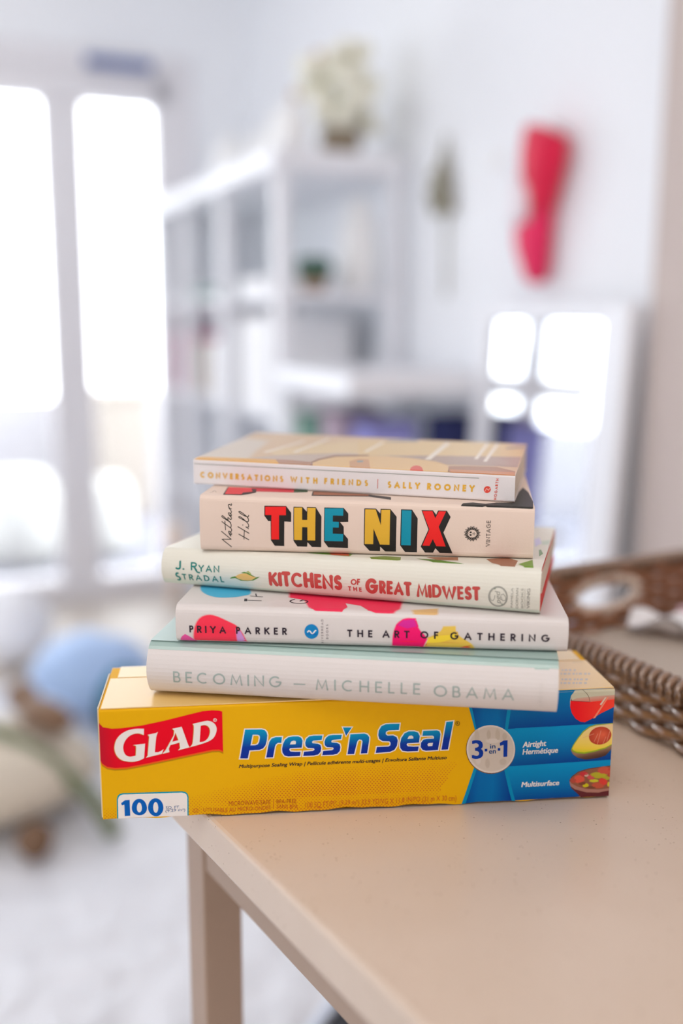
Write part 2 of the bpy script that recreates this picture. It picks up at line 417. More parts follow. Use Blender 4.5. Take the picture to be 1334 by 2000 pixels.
DECALS = {
 'carton_front': [
  ["P",1,[0,62,140],[[220.74,72.31],[311.12,72.65],[311.25,49.91],[243.22,49.38],[232.78,36.94]],{"g":[[278.16,72.76],[280.28,50.0],[[0,[0,120,176]],[0.55,[0,98,164]],[1,[0,62,140]]]]}],
  ["P",1,[0,62,140],[[243.21,49.51],[311.37,50.04],[311.48,25.54],[244.53,24.42],[235.96,36.79]],{"g":[[279.66,49.69],[281.92,24.88],[[0,[0,142,196]],[0.45,[0,120,180]],[1,[0,62,140]]]]}],
  ["P",1,[0,62,140],[[232.62,40.27],[244.53,24.52],[311.64,25.64],[311.06,-3.45],[219.71,-3.49]],{"g":[[281.27,24.92],[282.26,-0.25],[[0,[0,142,196]],[0.45,[0,120,180]],[1,[0,70,148]]]]}],
  ["P",2,[0,92,164],[[217.33,72.64],[220.75,59.96],[223.86,48.59],[227.43,36.47],[224.77,29.0],[223.5,23.82],[216.87,-3.95],[250.53,-3.76],[244.33,23.91],[241.9,35.78],[244.3,50.15],[245.11,57.47],[246.85,72.29]],{"g":[[218.24,13.38],[247.97,12.53],[[0,[0,66,146]],[0.3,[0,104,172]],[0.6,[0,110,176]],[1,[0,60,142]]]]}],
  ["P",3,[0,140,186],[[217.33,72.64],[220.75,59.96],[224.19,47.94],[225.39,47.89],[224.55,49.81],[222.45,59.88],[219.2,72.56]],{}],
  ["P",3,[0,140,186],[[246.85,72.29],[245.11,57.47],[244.3,50.15],[243.45,46.43],[241.94,46.5],[242.33,50.56],[242.86,57.57],[244.46,72.39]],{}],
  ["P",3,[0,140,186],[[225.53,32.13],[223.5,23.82],[216.87,-3.95],[219.3,-4.08],[225.34,23.25],[227.33,32.04]],{}],
  ["P",3,[0,140,186],[[242.9,28.12],[244.33,23.91],[250.75,-3.77],[248.48,-3.66],[242.55,23.36],[241.39,28.19]],{}],
  ["P",3,[120,84,40],[[249.27,35.59],[249.25,33.48],[248.97,31.42],[248.42,29.44],[247.62,27.57],[246.59,25.86],[245.33,24.32],[243.87,22.99],[242.23,21.89],[240.45,21.03],[238.55,20.44],[236.57,20.12],[234.55,20.08],[232.51,20.32],[230.49,20.84],[228.53,21.62],[226.66,22.65],[224.92,23.92],[223.32,25.4],[221.91,27.06],[220.71,28.88],[219.73,30.82],[218.99,32.86],[218.5,34.95],[218.28,37.06],[218.32,39.16],[218.62,41.2],[219.18,43.16],[219.98,45.0],[221.03,46.69],[222.28,48.21],[223.73,49.52],[225.35,50.6],[227.11,51.45],[228.99,52.03],[230.95,52.35],[232.95,52.39],[234.97,52.17],[236.97,51.67],[238.92,50.91],[240.78,49.9],[242.52,48.66],[244.11,47.2],[245.53,45.56],[246.75,43.76],[247.75,41.83],[248.51,39.8],[249.02,37.71]],{}],
  ["P",4,[222,212,204],[[249.13,35.91],[249.11,33.84],[248.84,31.81],[248.3,29.86],[247.51,28.02],[246.5,26.34],[245.26,24.82],[243.82,23.51],[242.22,22.43],[240.47,21.59],[238.61,21.0],[236.66,20.69],[234.67,20.65],[232.67,20.89],[230.68,21.39],[228.76,22.16],[226.92,23.18],[225.21,24.42],[223.64,25.88],[222.26,27.51],[221.07,29.3],[220.11,31.22],[219.38,33.22],[218.9,35.28],[218.68,37.36],[218.72,39.42],[219.02,41.43],[219.57,43.36],[220.36,45.17],[221.38,46.84],[222.62,48.33],[224.04,49.62],[225.63,50.69],[227.36,51.52],[229.21,52.09],[231.13,52.41],[233.1,52.45],[235.08,52.23],[237.05,51.73],[238.96,50.99],[240.79,49.99],[242.5,48.77],[244.06,47.34],[245.46,45.72],[246.66,43.95],[247.64,42.05],[248.39,40.05],[248.89,38.0]],{}],
  ["P",5,[205,193,180],[[247.98,35.97],[247.93,33.71],[247.54,31.53],[246.81,29.47],[245.77,27.59],[244.43,25.92],[242.84,24.52],[241.02,23.42],[239.04,22.65],[236.93,22.22],[234.75,22.15],[232.55,22.43],[230.39,23.07],[228.32,24.04],[226.4,25.33],[224.66,26.88],[223.16,28.68],[221.94,30.67],[221.01,32.8],[220.4,35.03],[220.12,37.29],[220.19,39.53],[220.6,41.69],[221.34,43.73],[222.39,45.6],[223.72,47.24],[225.31,48.62],[227.11,49.7],[229.07,50.47],[231.16,50.89],[233.32,50.97],[235.5,50.69],[237.64,50.07],[239.7,49.12],[241.62,47.87],[243.35,46.33],[244.86,44.55],[246.11,42.58],[247.06,40.45],[247.69,38.23]],{"soft":0.06,"sc":[222,212,204]}],
  ["P",6,[197,184,168],[[226.12,45.03],[226.09,43.71],[225.89,42.6],[225.53,41.87],[225.08,41.62],[224.61,41.91],[224.19,42.68],[223.87,43.81],[223.72,45.14],[223.75,46.46],[223.96,47.57],[224.31,48.3],[224.76,48.54],[225.23,48.26],[225.66,47.49],[225.97,46.36]],{"soft":0.5,"sc":[205,193,180]}],
  ["P",6,[190,177,160],[[233.22,46.27],[233.19,45.31],[233.01,44.51],[232.71,43.97],[232.33,43.8],[231.92,44.01],[231.57,44.57],[231.31,45.4],[231.18,46.37],[231.21,47.33],[231.39,48.13],[231.7,48.66],[232.08,48.83],[232.48,48.63],[232.84,48.06],[233.1,47.24]],{"soft":0.5,"sc":[205,193,180]}],
  ["P",6,[195,182,165],[[238.98,45.69],[238.95,44.49],[238.74,43.48],[238.39,42.81],[237.94,42.59],[237.47,42.86],[237.04,43.56],[236.73,44.59],[236.58,45.8],[236.61,47.0],[236.82,48.01],[237.17,48.67],[237.62,48.89],[238.09,48.63],[238.52,47.93],[238.83,46.9]],{"soft":0.5,"sc":[205,193,180]}],
  ["P",6,[192,180,164],[[243.4,44.54],[243.34,43.82],[243.11,43.22],[242.75,42.83],[242.29,42.71],[241.82,42.87],[241.41,43.3],[241.12,43.93],[240.99,44.66],[241.04,45.37],[241.27,45.98],[241.64,46.37],[242.09,46.49],[242.56,46.32],[242.97,45.9],[243.27,45.27]],{"soft":0.5,"sc":[205,193,180]}],
  ["P",6,[193,181,166],[[243.53,27.77],[243.42,27.1],[243.06,26.53],[242.49,26.18],[241.8,26.07],[241.1,26.24],[240.49,26.66],[240.07,27.26],[239.89,27.95],[240.0,28.62],[240.36,29.18],[240.93,29.54],[241.62,29.64],[242.32,29.48],[242.93,29.06],[243.35,28.46]],{"soft":0.5,"sc":[205,193,180]}],
  ["P",6,[191,178,163],[[233.28,27.31],[233.24,26.34],[233.02,25.53],[232.65,24.99],[232.2,24.82],[231.73,25.04],[231.31,25.61],[231.01,26.45],[230.87,27.43],[230.91,28.4],[231.13,29.22],[231.5,29.75],[231.95,29.92],[232.42,29.7],[232.84,29.13],[233.14,28.29]],{"soft":0.5,"sc":[205,193,180]}],
  ["P",6,[213,202,193],[[227.6,30.13],[227.54,29.16],[227.28,28.35],[226.86,27.82],[226.34,27.65],[225.8,27.87],[225.32,28.45],[224.98,29.29],[224.83,30.26],[224.89,31.23],[225.15,32.04],[225.58,32.57],[226.1,32.74],[226.64,32.52],[227.11,31.95],[227.45,31.11]],{"soft":0.5,"sc":[205,193,180]}],
  ["P",6,[216,206,196],[[238.57,41.94],[238.32,41.46],[237.56,41.09],[236.4,40.87],[235.02,40.84],[233.64,41.0],[232.45,41.33],[231.65,41.78],[231.35,42.27],[231.6,42.74],[232.36,43.12],[233.52,43.33],[234.9,43.37],[236.28,43.21],[237.47,42.88],[238.27,42.43]],{"soft":0.5,"sc":[205,193,180]}],
  ["T",8,[10,58,160],"3",[222.12,31.09],[229.34,30.93],[-0.54,11.77],"i",0.022,0,0,0],
  ["P",8,[10,58,160],[[239.3,40.58],[241.72,42.04],[244.16,42.12],[244.31,31.17],[241.9,31.19],[241.73,39.11],[239.52,38.67]],{}],
  ["P",8,[10,58,160],[[229.95,37.14],[231.6,37.12],[231.63,35.38],[230.0,35.4]],{}],
  ["P",8,[10,58,160],[[238.13,37.16],[239.78,37.15],[239.78,35.44],[238.18,35.45]],{}],
  ["T",8,[10,70,130],"in",[233.34,37.13],[236.77,37.1],[-0.14,3.01],"i",0.016,0,0,0],
  ["T",8,[10,70,130],"en",[232.72,33.81],[237.12,33.76],[-0.15,3.17],"i",0.016,0,0,0],
  ["P",3,[196,192,168],[[288.8,73.5],[285.4,72.2],[283.11,69.22],[282.6,65.63],[282.84,62.01],[284.12,57.81],[286.63,54.06],[289.78,51.94],[292.57,51.45],[296.22,53.11],[302.49,56.73],[311.49,60.74],[310.79,73.17],[310.48,73.96]],{}],
  ["P",4,[222,70,60],[[282.84,62.01],[282.92,66.03],[286.72,67.41],[296.66,68.12],[311.14,68.52],[311.39,60.75],[302.49,56.73],[296.22,53.11],[292.57,51.45],[289.78,51.94],[286.63,54.06],[284.12,57.81]],{"g":[[296.64,68.37],[296.92,64.49],[[0,[196,170,150]],[1,[214,110,96]]]]}],
  ["P",5,[232,34,36],[[282.84,62.01],[282.94,65.83],[294.91,64.58],[311.26,65.67],[311.39,60.75],[302.49,56.73],[296.22,53.11],[292.57,51.45],[289.78,51.94],[286.63,54.06],[284.12,57.81]],{"g":[[287.1,61.82],[311.0,63.87],[[0,[234,26,34]],[1,[240,70,52]]]]}],
  ["S",6,[90,80,60],0.222,[[288.8,73.5],[291.42,71.69],[294.14,68.48],[295.31,64.56]],0,1,0],
  ["P",6,[238,140,110],[[297.7,53.56],[302.63,61.65],[306.47,67.43],[306.99,67.15],[303.43,61.1],[299.17,54.01]],{}],
  ["P",7,[214,196,178],[[301.55,62.74],[304.73,67.25],[305.73,67.21],[302.6,62.17]],{}],
  ["P",6,[70,60,70],[[283.71,67.65],[282.94,65.83],[294.91,64.58],[295.0,64.78],[283.57,66.0]],{}],
  ["P",3,[132,104,84],[[284.65,33.21],[285.71,36.32],[288.52,40.91],[291.73,45.48],[295.55,48.44],[299.49,49.57],[311.44,50.07],[311.32,33.0],[307.09,28.44],[302.12,27.09],[294.56,26.55],[289.4,27.96],[286.2,30.5]],{"g":[[296.7,32.11],[297.6,26.51],[[0,[150,116,92]],[0.6,[96,66,52]],[1,[70,48,44]]]]}],
  ["P",4,[140,170,40],[[284.85,33.99],[285.88,36.73],[288.69,41.33],[291.92,45.58],[295.75,48.43],[299.7,49.51],[311.25,49.97],[311.38,35.53],[306.74,33.21],[299.28,31.35],[293.27,30.47],[288.68,31.12],[285.82,32.31]],{}],
  ["P",5,[236,206,96],[[285.43,34.44],[286.39,36.71],[289.21,41.2],[292.36,45.14],[296.19,47.89],[300.14,48.96],[311.17,49.61],[311.44,36.05],[306.68,34.01],[299.22,32.25],[293.21,31.43],[288.62,32.07],[286.27,33.13]],{"g":[[297.96,49.9],[296.26,31.07],[[0,[226,196,150]],[0.5,[234,204,110]],[0.85,[232,202,66]],[1,[206,200,40]]]]}],
  ["P",6,[176,64,44],[[309.93,43.64],[310.17,42.31],[310.04,40.98],[309.55,39.69],[308.74,38.53],[307.63,37.54],[306.29,36.78],[304.78,36.29],[303.18,36.09],[301.56,36.18],[300.02,36.58],[298.63,37.25],[297.45,38.16],[296.56,39.27],[295.98,40.52],[295.75,41.85],[295.89,43.18],[296.37,44.46],[297.19,45.62],[298.3,46.6],[299.64,47.36],[301.14,47.85],[302.73,48.05],[304.34,47.95],[305.88,47.56],[307.27,46.9],[308.45,45.99],[309.35,44.89]],{"c":[305.02,42.77],"cc":[222,100,70]}],
  ["S",7,[228,160,130],0.226,[[299.29,38.31],[301.44,43.46]],0,0,0],
  ["S",7,[228,160,130],0.226,[[301.43,36.63],[303.31,45.47]],0,0,0],
  ["S",7,[228,160,130],0.226,[[304.98,36.46],[306.66,41.12]],0,0,0],
  ["S",7,[228,160,130],0.225,[[292.02,41.28],[298.91,43.58]],0,0,0],
  ["S",7,[228,160,130],0.226,[[307.4,37.93],[309.13,45.2]],0,0,0],
  ["P",3,[96,40,44],[[284.73,13.04],[286.18,15.64],[290.03,18.64],[296.5,20.45],[304.07,21.15],[311.1,21.71],[311.24,-2.82],[292.88,-0.79],[288.97,4.25],[286.2,7.61]],{}],
  ["P",4,[168,118,104],[[284.86,12.5],[285.58,9.25],[288.83,6.3],[296.13,3.89],[304.37,2.93],[307.88,3.83],[311.18,4.2],[311.28,6.35],[304.18,5.63],[295.94,6.59],[289.67,9.05]],{}],
  ["P",5,[140,88,66],[[285.03,13.03],[286.5,15.41],[290.26,18.31],[296.63,20.02],[304.09,20.83],[311.02,21.34],[311.45,6.07],[304.18,5.52],[295.95,6.48],[289.68,8.78],[286.08,10.94]],{}],
  ["P",6,[214,84,66],[[294.05,13.38],[293.81,12.35],[292.99,11.55],[291.75,11.15],[290.34,11.22],[289.04,11.75],[288.11,12.63],[287.73,13.69],[287.97,14.72],[288.79,15.52],[290.02,15.92],[291.43,15.85],[292.73,15.32],[293.66,14.44]],{"soft":0.3,"sc":[140,88,66]}],
  ["P",6,[196,54,60],[[296.25,16.74],[296.05,16.1],[295.38,15.61],[294.37,15.37],[293.24,15.43],[292.2,15.77],[291.46,16.33],[291.16,16.99],[291.37,17.63],[292.04,18.11],[293.04,18.35],[294.17,18.3],[295.21,17.96],[295.96,17.4]],{"soft":0.3,"sc":[140,88,66]}],
  ["P",6,[196,84,64],[[311.42,18.12],[311.09,17.1],[310.02,16.32],[308.41,15.93],[306.59,16.02],[304.92,16.57],[303.72,17.46],[303.24,18.53],[303.57,19.55],[304.64,20.33],[306.25,20.72],[308.06,20.63],[309.74,20.08],[310.93,19.19]],{"soft":0.3,"sc":[140,88,66]}],
  ["P",6,[210,62,54],[[309.04,11.02],[308.87,10.05],[308.24,9.3],[307.29,8.91],[306.2,8.97],[305.18,9.46],[304.44,10.28],[304.12,11.27],[304.3,12.24],[304.92,12.99],[305.87,13.37],[306.97,13.32],[307.98,12.83],[308.72,12.01]],{"soft":0.3,"sc":[140,88,66]}],
  ["P",6,[190,84,60],[[307.03,8.44],[306.74,7.62],[305.79,6.99],[304.38,6.69],[302.79,6.77],[301.32,7.22],[300.28,7.94],[299.87,8.8],[300.16,9.63],[301.11,10.25],[302.52,10.55],[304.11,10.47],[305.57,10.02],[306.62,9.3]],{"soft":0.3,"sc":[140,88,66]}],
  ["P",6,[200,80,80],[[300.49,14.39],[300.33,13.75],[299.8,13.26],[299.0,13.01],[298.09,13.05],[297.26,13.38],[296.65,13.93],[296.4,14.6],[296.56,15.24],[297.09,15.73],[297.89,15.98],[298.8,15.93],[299.64,15.6],[300.24,15.05]],{"soft":0.3,"sc":[140,88,66]}],
  ["P",6,[176,74,60],[[289.16,12.82],[289.03,12.13],[288.57,11.59],[287.88,11.32],[287.08,11.36],[286.35,11.71],[285.81,12.29],[285.59,13.0],[285.72,13.69],[286.18,14.22],[286.87,14.5],[287.67,14.46],[288.4,14.11],[288.93,13.53]],{"soft":0.3,"sc":[140,88,66]}],
  ["P",6,[176,166,44],[[308.31,15.34],[307.89,14.53],[306.59,13.92],[304.67,13.64],[302.51,13.75],[300.54,14.22],[299.15,14.96],[298.61,15.82],[299.03,16.63],[300.32,17.24],[302.24,17.51],[304.4,17.41],[306.37,16.94],[307.77,16.2]],{"soft":0.3,"sc":[140,88,66]}],
  ["P",6,[198,190,50],[[303.32,11.84],[303.09,11.44],[302.37,11.14],[301.32,11.0],[300.14,11.06],[299.06,11.3],[298.3,11.68],[298.0,12.11],[298.24,12.52],[298.95,12.82],[300.0,12.95],[301.18,12.89],[302.26,12.65],[303.03,12.28]],{"soft":0.3,"sc":[140,88,66]}],
  ["P",6,[204,190,30],[[297.15,9.05],[297.02,8.49],[296.56,8.07],[295.89,7.86],[295.11,7.89],[294.4,8.18],[293.88,8.65],[293.67,9.22],[293.81,9.77],[294.26,10.2],[294.94,10.41],[295.71,10.37],[296.42,10.09],[296.94,9.62]],{"soft":0.3,"sc":[140,88,66]}],
  ["P",6,[170,160,50],[[310.75,13.35],[310.59,12.84],[310.05,12.46],[309.25,12.27],[308.34,12.32],[307.5,12.59],[306.9,13.03],[306.66,13.55],[306.83,14.05],[307.36,14.44],[308.17,14.62],[309.08,14.58],[309.91,14.31],[310.51,13.87]],{"soft":0.3,"sc":[140,88,66]}],
  ["P",6,[206,190,60],[[311.38,9.03],[311.34,8.38],[311.12,7.87],[310.78,7.59],[310.36,7.61],[309.97,7.92],[309.68,8.46],[309.54,9.12],[309.58,9.77],[309.8,10.28],[310.15,10.55],[310.56,10.53],[310.95,10.22],[311.24,9.69]],{"soft":0.3,"sc":[140,88,66]}],
  ["P",6,[204,170,150],[[296.87,15.91],[296.77,15.5],[296.43,15.18],[295.91,15.02],[295.32,15.05],[294.77,15.26],[294.38,15.61],[294.22,16.04],[294.32,16.45],[294.67,16.77],[295.19,16.93],[295.78,16.9],[296.32,16.69],[296.71,16.33]],{"soft":0.3,"sc":[140,88,66]}],
  ["P",6,[186,70,56],[[311.24,17.07],[311.24,15.67],[311.04,14.57],[310.68,13.97],[310.22,13.99],[309.77,14.63],[309.4,15.77],[309.2,17.17],[309.19,18.56],[309.39,19.66],[309.76,20.26],[310.21,20.24],[310.67,19.6],[311.04,18.47]],{"soft":0.3,"sc":[140,88,66]}],
  ["P",6,[120,70,50],[[295.17,10.38],[295.0,9.92],[294.46,9.58],[293.66,9.41],[292.75,9.46],[291.91,9.7],[291.32,10.11],[291.09,10.58],[291.26,11.04],[291.8,11.38],[292.6,11.55],[293.51,11.51],[294.34,11.26],[294.94,10.85]],{"soft":0.3,"sc":[140,88,66]}],
  ["P",6,[120,72,54],[[302.01,7.35],[301.73,6.99],[300.9,6.74],[299.68,6.63],[298.31,6.7],[297.07,6.93],[296.2,7.27],[295.87,7.66],[296.15,8.02],[296.98,8.28],[298.2,8.38],[299.56,8.31],[300.81,8.09],[301.68,7.74]],{"soft":0.3,"sc":[140,88,66]}],
  ["T",4,[236,230,226],"Airtight",[253.79,36.77],[268.76,37.12],[0.0,3.57],"i",0.03,0.12,0,0],
  ["T",4,[236,230,226],"Hermétique",[253.91,32.04],[276.51,32.23],[0.0,3.47],"i",0.03,0.12,0,0],
  ["T",4,[236,230,226],"Multisurface",[254.13,10.09],[278.31,10.26],[0.02,3.31],"i",0.03,0.12,0,0],
  ["P",1,[196,146,8],[[-0.61,55.67],[71.21,52.34],[71.5,41.34],[69.21,42.55],[65.21,42.62],[57.77,41.26],[43.47,38.58],[26.34,35.31],[14.94,33.42],[8.13,33.26],[3.62,34.28],[0.86,36.55],[-0.42,39.06]],{}],
  ["P",2,[180,130,8],[[-0.61,55.67],[71.21,52.34],[71.5,41.83],[69.22,42.98],[65.21,43.05],[57.77,41.69],[43.48,39.01],[26.35,35.74],[14.95,33.85],[8.14,33.69],[3.63,34.71],[0.87,36.98],[-0.41,39.48]],{}],
  ["P",3,[232,92,24],[[-0.35,64.68],[2.14,61.74],[7.16,60.55],[12.78,60.6],[24.06,61.76],[38.2,64.43],[52.37,67.7],[59.74,69.29],[65.4,69.64],[69.37,69.23],[71.29,68.54],[71.39,42.26],[69.22,43.41],[65.22,43.47],[57.78,42.12],[43.49,39.44],[26.36,36.17],[14.96,34.27],[8.15,34.12],[3.65,35.13],[0.88,37.41],[-0.4,39.91]],{}],
  ["P",4,[226,0,34],[[-0.35,64.68],[2.14,61.74],[7.16,60.55],[12.78,60.6],[24.06,61.76],[38.2,64.43],[52.37,67.7],[59.74,69.29],[65.4,69.64],[69.37,69.23],[71.29,68.54],[71.34,43.3],[69.22,44.38],[65.22,44.45],[57.79,43.09],[43.5,40.42],[26.38,37.14],[14.98,35.25],[8.17,35.1],[3.67,36.11],[0.91,38.38],[-0.37,40.88]],{"g":[[-0.45,49.63],[15.34,50.09],[[0,[186,20,44]],[0.5,[220,4,36]],[1,[232,0,34]]]]}],
  ["P",5,[150,0,20],[[25.19,59.36],[24.99,55.39],[22.31,56.48],[19.49,56.37],[16.64,55.05],[14.32,52.44],[13.0,49.17],[12.93,46.14],[13.82,43.36],[15.76,41.87],[17.74,41.78],[19.96,42.28],[20.31,47.92],[19.77,48.85],[18.53,49.16],[25.56,49.79],[24.68,40.4],[22.5,39.29],[19.08,38.42],[15.68,38.58],[11.75,39.81],[9.27,42.37],[8.05,45.46],[7.92,48.81],[8.98,52.69],[11.6,56.19],[15.6,58.6],[20.12,59.54]],{"sm":1}],
  ["P",5,[150,0,20],[[27.37,55.46],[31.9,56.28],[33.16,57.01],[32.08,53.73],[30.99,43.94],[32.81,43.86],[34.64,44.62],[36.13,45.65],[35.06,42.77],[25.82,40.65],[26.87,41.95],[28.08,54.22]],{}],
  ["P",5,[150,0,20],[[41.56,58.61],[47.01,59.69],[50.49,48.01],[51.32,46.27],[44.64,44.64],[45.8,46.1],[45.56,49.58],[40.15,48.2],[39.2,45.81],[39.51,43.66],[35.4,42.76],[37.37,45.1],[42.34,54.47],[42.67,57.48]],{"h":[[[43.39,56.11],[44.96,51.19],[41.32,50.27]]]}],
  ["P",5,[150,0,20],[[53.48,61.21],[58.03,62.15],[62.01,62.75],[64.84,61.9],[66.81,59.7],[67.36,56.95],[66.66,53.95],[65.04,51.29],[62.47,49.58],[57.89,47.97],[51.32,46.27],[52.65,47.73],[53.36,50.01],[54.14,59.06]],{"h":[[[58.12,59.79],[60.28,60.17],[62.26,59.36],[63.38,57.43],[63.36,54.7],[62.2,51.72],[59.9,49.7],[57.22,49.34]]],"sm":1}],
  ["P",6,[226,150,60],[[25.36,59.54],[25.17,55.56],[22.48,56.65],[19.66,56.54],[16.81,55.23],[14.5,52.62],[13.17,49.35],[13.1,46.32],[13.99,43.54],[15.94,42.05],[17.92,41.95],[20.14,42.45],[20.49,48.09],[19.94,49.03],[18.71,49.33],[25.73,49.97],[24.86,40.58],[22.68,39.46],[19.26,38.59],[15.86,38.76],[11.92,39.98],[9.44,42.54],[8.23,45.64],[8.09,48.98],[9.15,52.87],[11.77,56.37],[15.77,58.77],[20.3,59.71]],{"sm":1}],
  ["P",6,[226,150,60],[[27.54,55.64],[32.08,56.45],[33.33,57.18],[32.25,53.9],[31.17,44.12],[32.98,44.03],[34.81,44.8],[36.31,45.82],[35.23,42.95],[26.0,40.83],[27.04,42.12],[28.25,54.39]],{}],
  ["P",6,[226,150,60],[[41.73,58.79],[47.18,59.87],[50.66,48.19],[51.5,46.44],[44.81,44.81],[45.97,46.28],[45.74,49.76],[40.32,48.37],[39.38,45.98],[39.68,43.83],[35.58,42.93],[37.55,45.28],[42.52,54.64],[42.84,57.65]],{"h":[[[43.56,56.29],[45.13,51.36],[41.49,50.44]]]}],
  ["P",6,[226,150,60],[[53.65,61.38],[58.2,62.32],[62.18,62.93],[65.01,62.07],[66.98,59.87],[67.53,57.12],[66.83,54.12],[65.22,51.46],[62.64,49.76],[58.06,48.14],[51.5,46.44],[52.82,47.9],[53.53,50.18],[54.31,59.24]],{"h":[[[58.29,59.96],[60.45,60.35],[62.43,59.53],[63.55,57.61],[63.53,54.88],[62.37,51.9],[60.07,49.88],[57.39,49.51]]],"sm":1}],
  ["P",7,[236,230,226],[[25.71,59.76],[25.51,55.79],[22.83,56.88],[20.0,56.77],[17.16,55.45],[14.84,52.84],[13.52,49.57],[13.44,46.54],[14.34,43.77],[16.28,42.27],[18.26,42.18],[20.48,42.68],[20.83,48.32],[20.29,49.25],[19.05,49.56],[26.07,50.2],[25.2,40.81],[23.02,39.69],[19.6,38.82],[16.2,38.98],[12.27,40.21],[9.79,42.77],[8.57,45.86],[8.43,49.21],[9.49,53.09],[12.12,56.59],[16.11,59.0],[20.64,59.93]],{"sm":1}],
  ["P",7,[236,230,226],[[27.88,55.86],[32.42,56.68],[33.68,57.41],[32.6,54.13],[31.51,44.35],[33.33,44.26],[35.16,45.03],[36.65,46.05],[35.58,43.18],[26.34,41.06],[27.39,42.35],[28.59,54.62]],{}],
  ["P",7,[236,230,226],[[42.07,59.01],[47.52,60.09],[51.01,48.42],[51.84,46.67],[45.16,45.04],[46.32,46.51],[46.08,49.98],[40.67,48.6],[39.72,46.21],[40.03,44.06],[35.92,43.16],[37.89,45.5],[42.86,54.87],[43.19,57.87]],{"h":[[[43.9,56.51],[45.48,51.59],[41.83,50.67]]]}],
  ["P",7,[236,230,226],[[54.0,61.61],[58.54,62.55],[62.52,63.15],[65.35,62.3],[67.33,60.09],[67.88,57.35],[67.17,54.35],[65.56,51.69],[62.98,49.98],[58.41,48.37],[51.84,46.67],[53.17,48.13],[53.87,50.41],[54.65,59.46]],{"h":[[[58.63,60.19],[60.79,60.57],[62.78,59.76],[63.9,57.83],[63.88,55.11],[62.71,52.12],[60.42,50.1],[57.74,49.74]]],"sm":1}],
  ["P",7,[236,230,226],[[68.09,63.38],[68.0,62.95],[67.76,62.59],[67.41,62.35],[67.0,62.28],[66.59,62.39],[66.24,62.66],[66.01,63.04],[65.93,63.48],[66.01,63.91],[66.25,64.28],[66.6,64.51],[67.01,64.58],[67.43,64.47],[67.77,64.21],[68.01,63.82]],{"h":[[[67.8,63.4],[67.74,63.07],[67.56,62.81],[67.31,62.64],[67.0,62.59],[66.7,62.66],[66.44,62.86],[66.27,63.14],[66.21,63.47],[66.27,63.79],[66.45,64.05],[66.71,64.22],[67.01,64.28],[67.32,64.2],[67.57,64.0],[67.74,63.72]]]}],
  ["T",7,[236,230,226],"R",[66.61,62.91],[67.46,62.87],[0.0,1.08],"i",0.02,0,0,0],
  ["P",3,[236,230,226],[[84.58,56.5],[94.24,56.21],[96.01,55.7],[97.17,54.31],[97.64,52.41],[97.29,48.94],[96.55,46.02],[95.03,43.93],[92.76,43.07],[86.94,42.97],[85.93,37.78],[81.38,38.0]],{"h":[[[88.96,53.08],[91.98,52.94],[93.04,52.25],[93.25,51.01],[92.75,48.08],[91.84,46.61],[90.48,46.19],[87.6,46.22]]]}],
  ["S",3,[236,230,226],1.404,[[84.58,56.5],[94.24,56.21],[96.01,55.7],[97.17,54.31],[97.64,52.41],[97.29,48.94],[96.55,46.02],[95.03,43.93],[92.76,43.07],[86.94,42.97],[85.93,37.78],[81.38,38.0]],1,0,0],
  ["S",3,[236,230,226],1.404,[[88.96,53.08],[91.98,52.94],[93.04,52.25],[93.25,51.01],[92.75,48.08],[91.84,46.61],[90.48,46.19],[87.6,46.22]],1,0,0],
  ["P",3,[236,230,226],[[106.29,50.78],[105.91,47.03],[103.88,47.12],[102.77,46.26],[102.12,44.94],[100.89,37.87],[96.83,37.9],[98.07,45.14],[98.81,48.06],[100.32,50.14],[102.59,50.84]],{}],
  ["S",3,[236,230,226],1.414,[[106.29,50.78],[105.91,47.03],[103.88,47.12],[102.77,46.26],[102.12,44.94],[100.89,37.87],[96.83,37.9],[98.07,45.14],[98.81,48.06],[100.32,50.14],[102.59,50.84]],1,0,0],
  ["P",3,[236,230,226],[[117.39,40.71],[117.01,38.02],[110.03,37.97],[107.74,38.73],[106.56,40.68],[106.34,43.13],[106.93,46.34],[108.17,48.97],[110.19,50.49],[112.97,50.9],[116.02,50.76],[117.8,49.76],[118.58,47.84],[118.35,45.53],[118.02,43.38],[111.01,43.34],[110.61,42.38],[111.28,41.16],[114.08,40.81]],{}],
  ["S",3,[236,230,226],1.423,[[117.39,40.71],[117.01,38.02],[110.03,37.97],[107.74,38.73],[106.56,40.68],[106.34,43.13],[106.93,46.34],[108.17,48.97],[110.19,50.49],[112.97,50.9],[116.02,50.76],[117.8,49.76],[118.58,47.84],[118.35,45.53],[118.02,43.38],[111.01,43.34],[110.61,42.38],[111.28,41.16],[114.08,40.81]],1,0,0],
  ["P",3,[236,230,226],[[130.49,50.62],[130.03,47.84],[124.94,47.54],[124.19,46.87],[124.45,45.94],[127.77,45.46],[129.31,44.47],[129.75,42.56],[129.37,40.14],[127.87,38.42],[125.32,37.89],[118.95,37.92],[119.43,40.61],[124.77,40.9],[125.78,41.66],[125.36,42.66],[121.69,43.05],[120.4,44.35],[120.12,46.52],[120.86,48.92],[122.62,50.45],[125.15,50.76]],{}],
  ["S",3,[236,230,226],1.423,[[130.49,50.62],[130.03,47.84],[124.94,47.54],[124.19,46.87],[124.45,45.94],[127.77,45.46],[129.31,44.47],[129.75,42.56],[129.37,40.14],[127.87,38.42],[125.32,37.89],[118.95,37.92],[119.43,40.61],[124.77,40.9],[125.78,41.66],[125.36,42.66],[121.69,43.05],[120.4,44.35],[120.12,46.52],[120.86,48.92],[122.62,50.45],[125.15,50.76]],1,0,0],
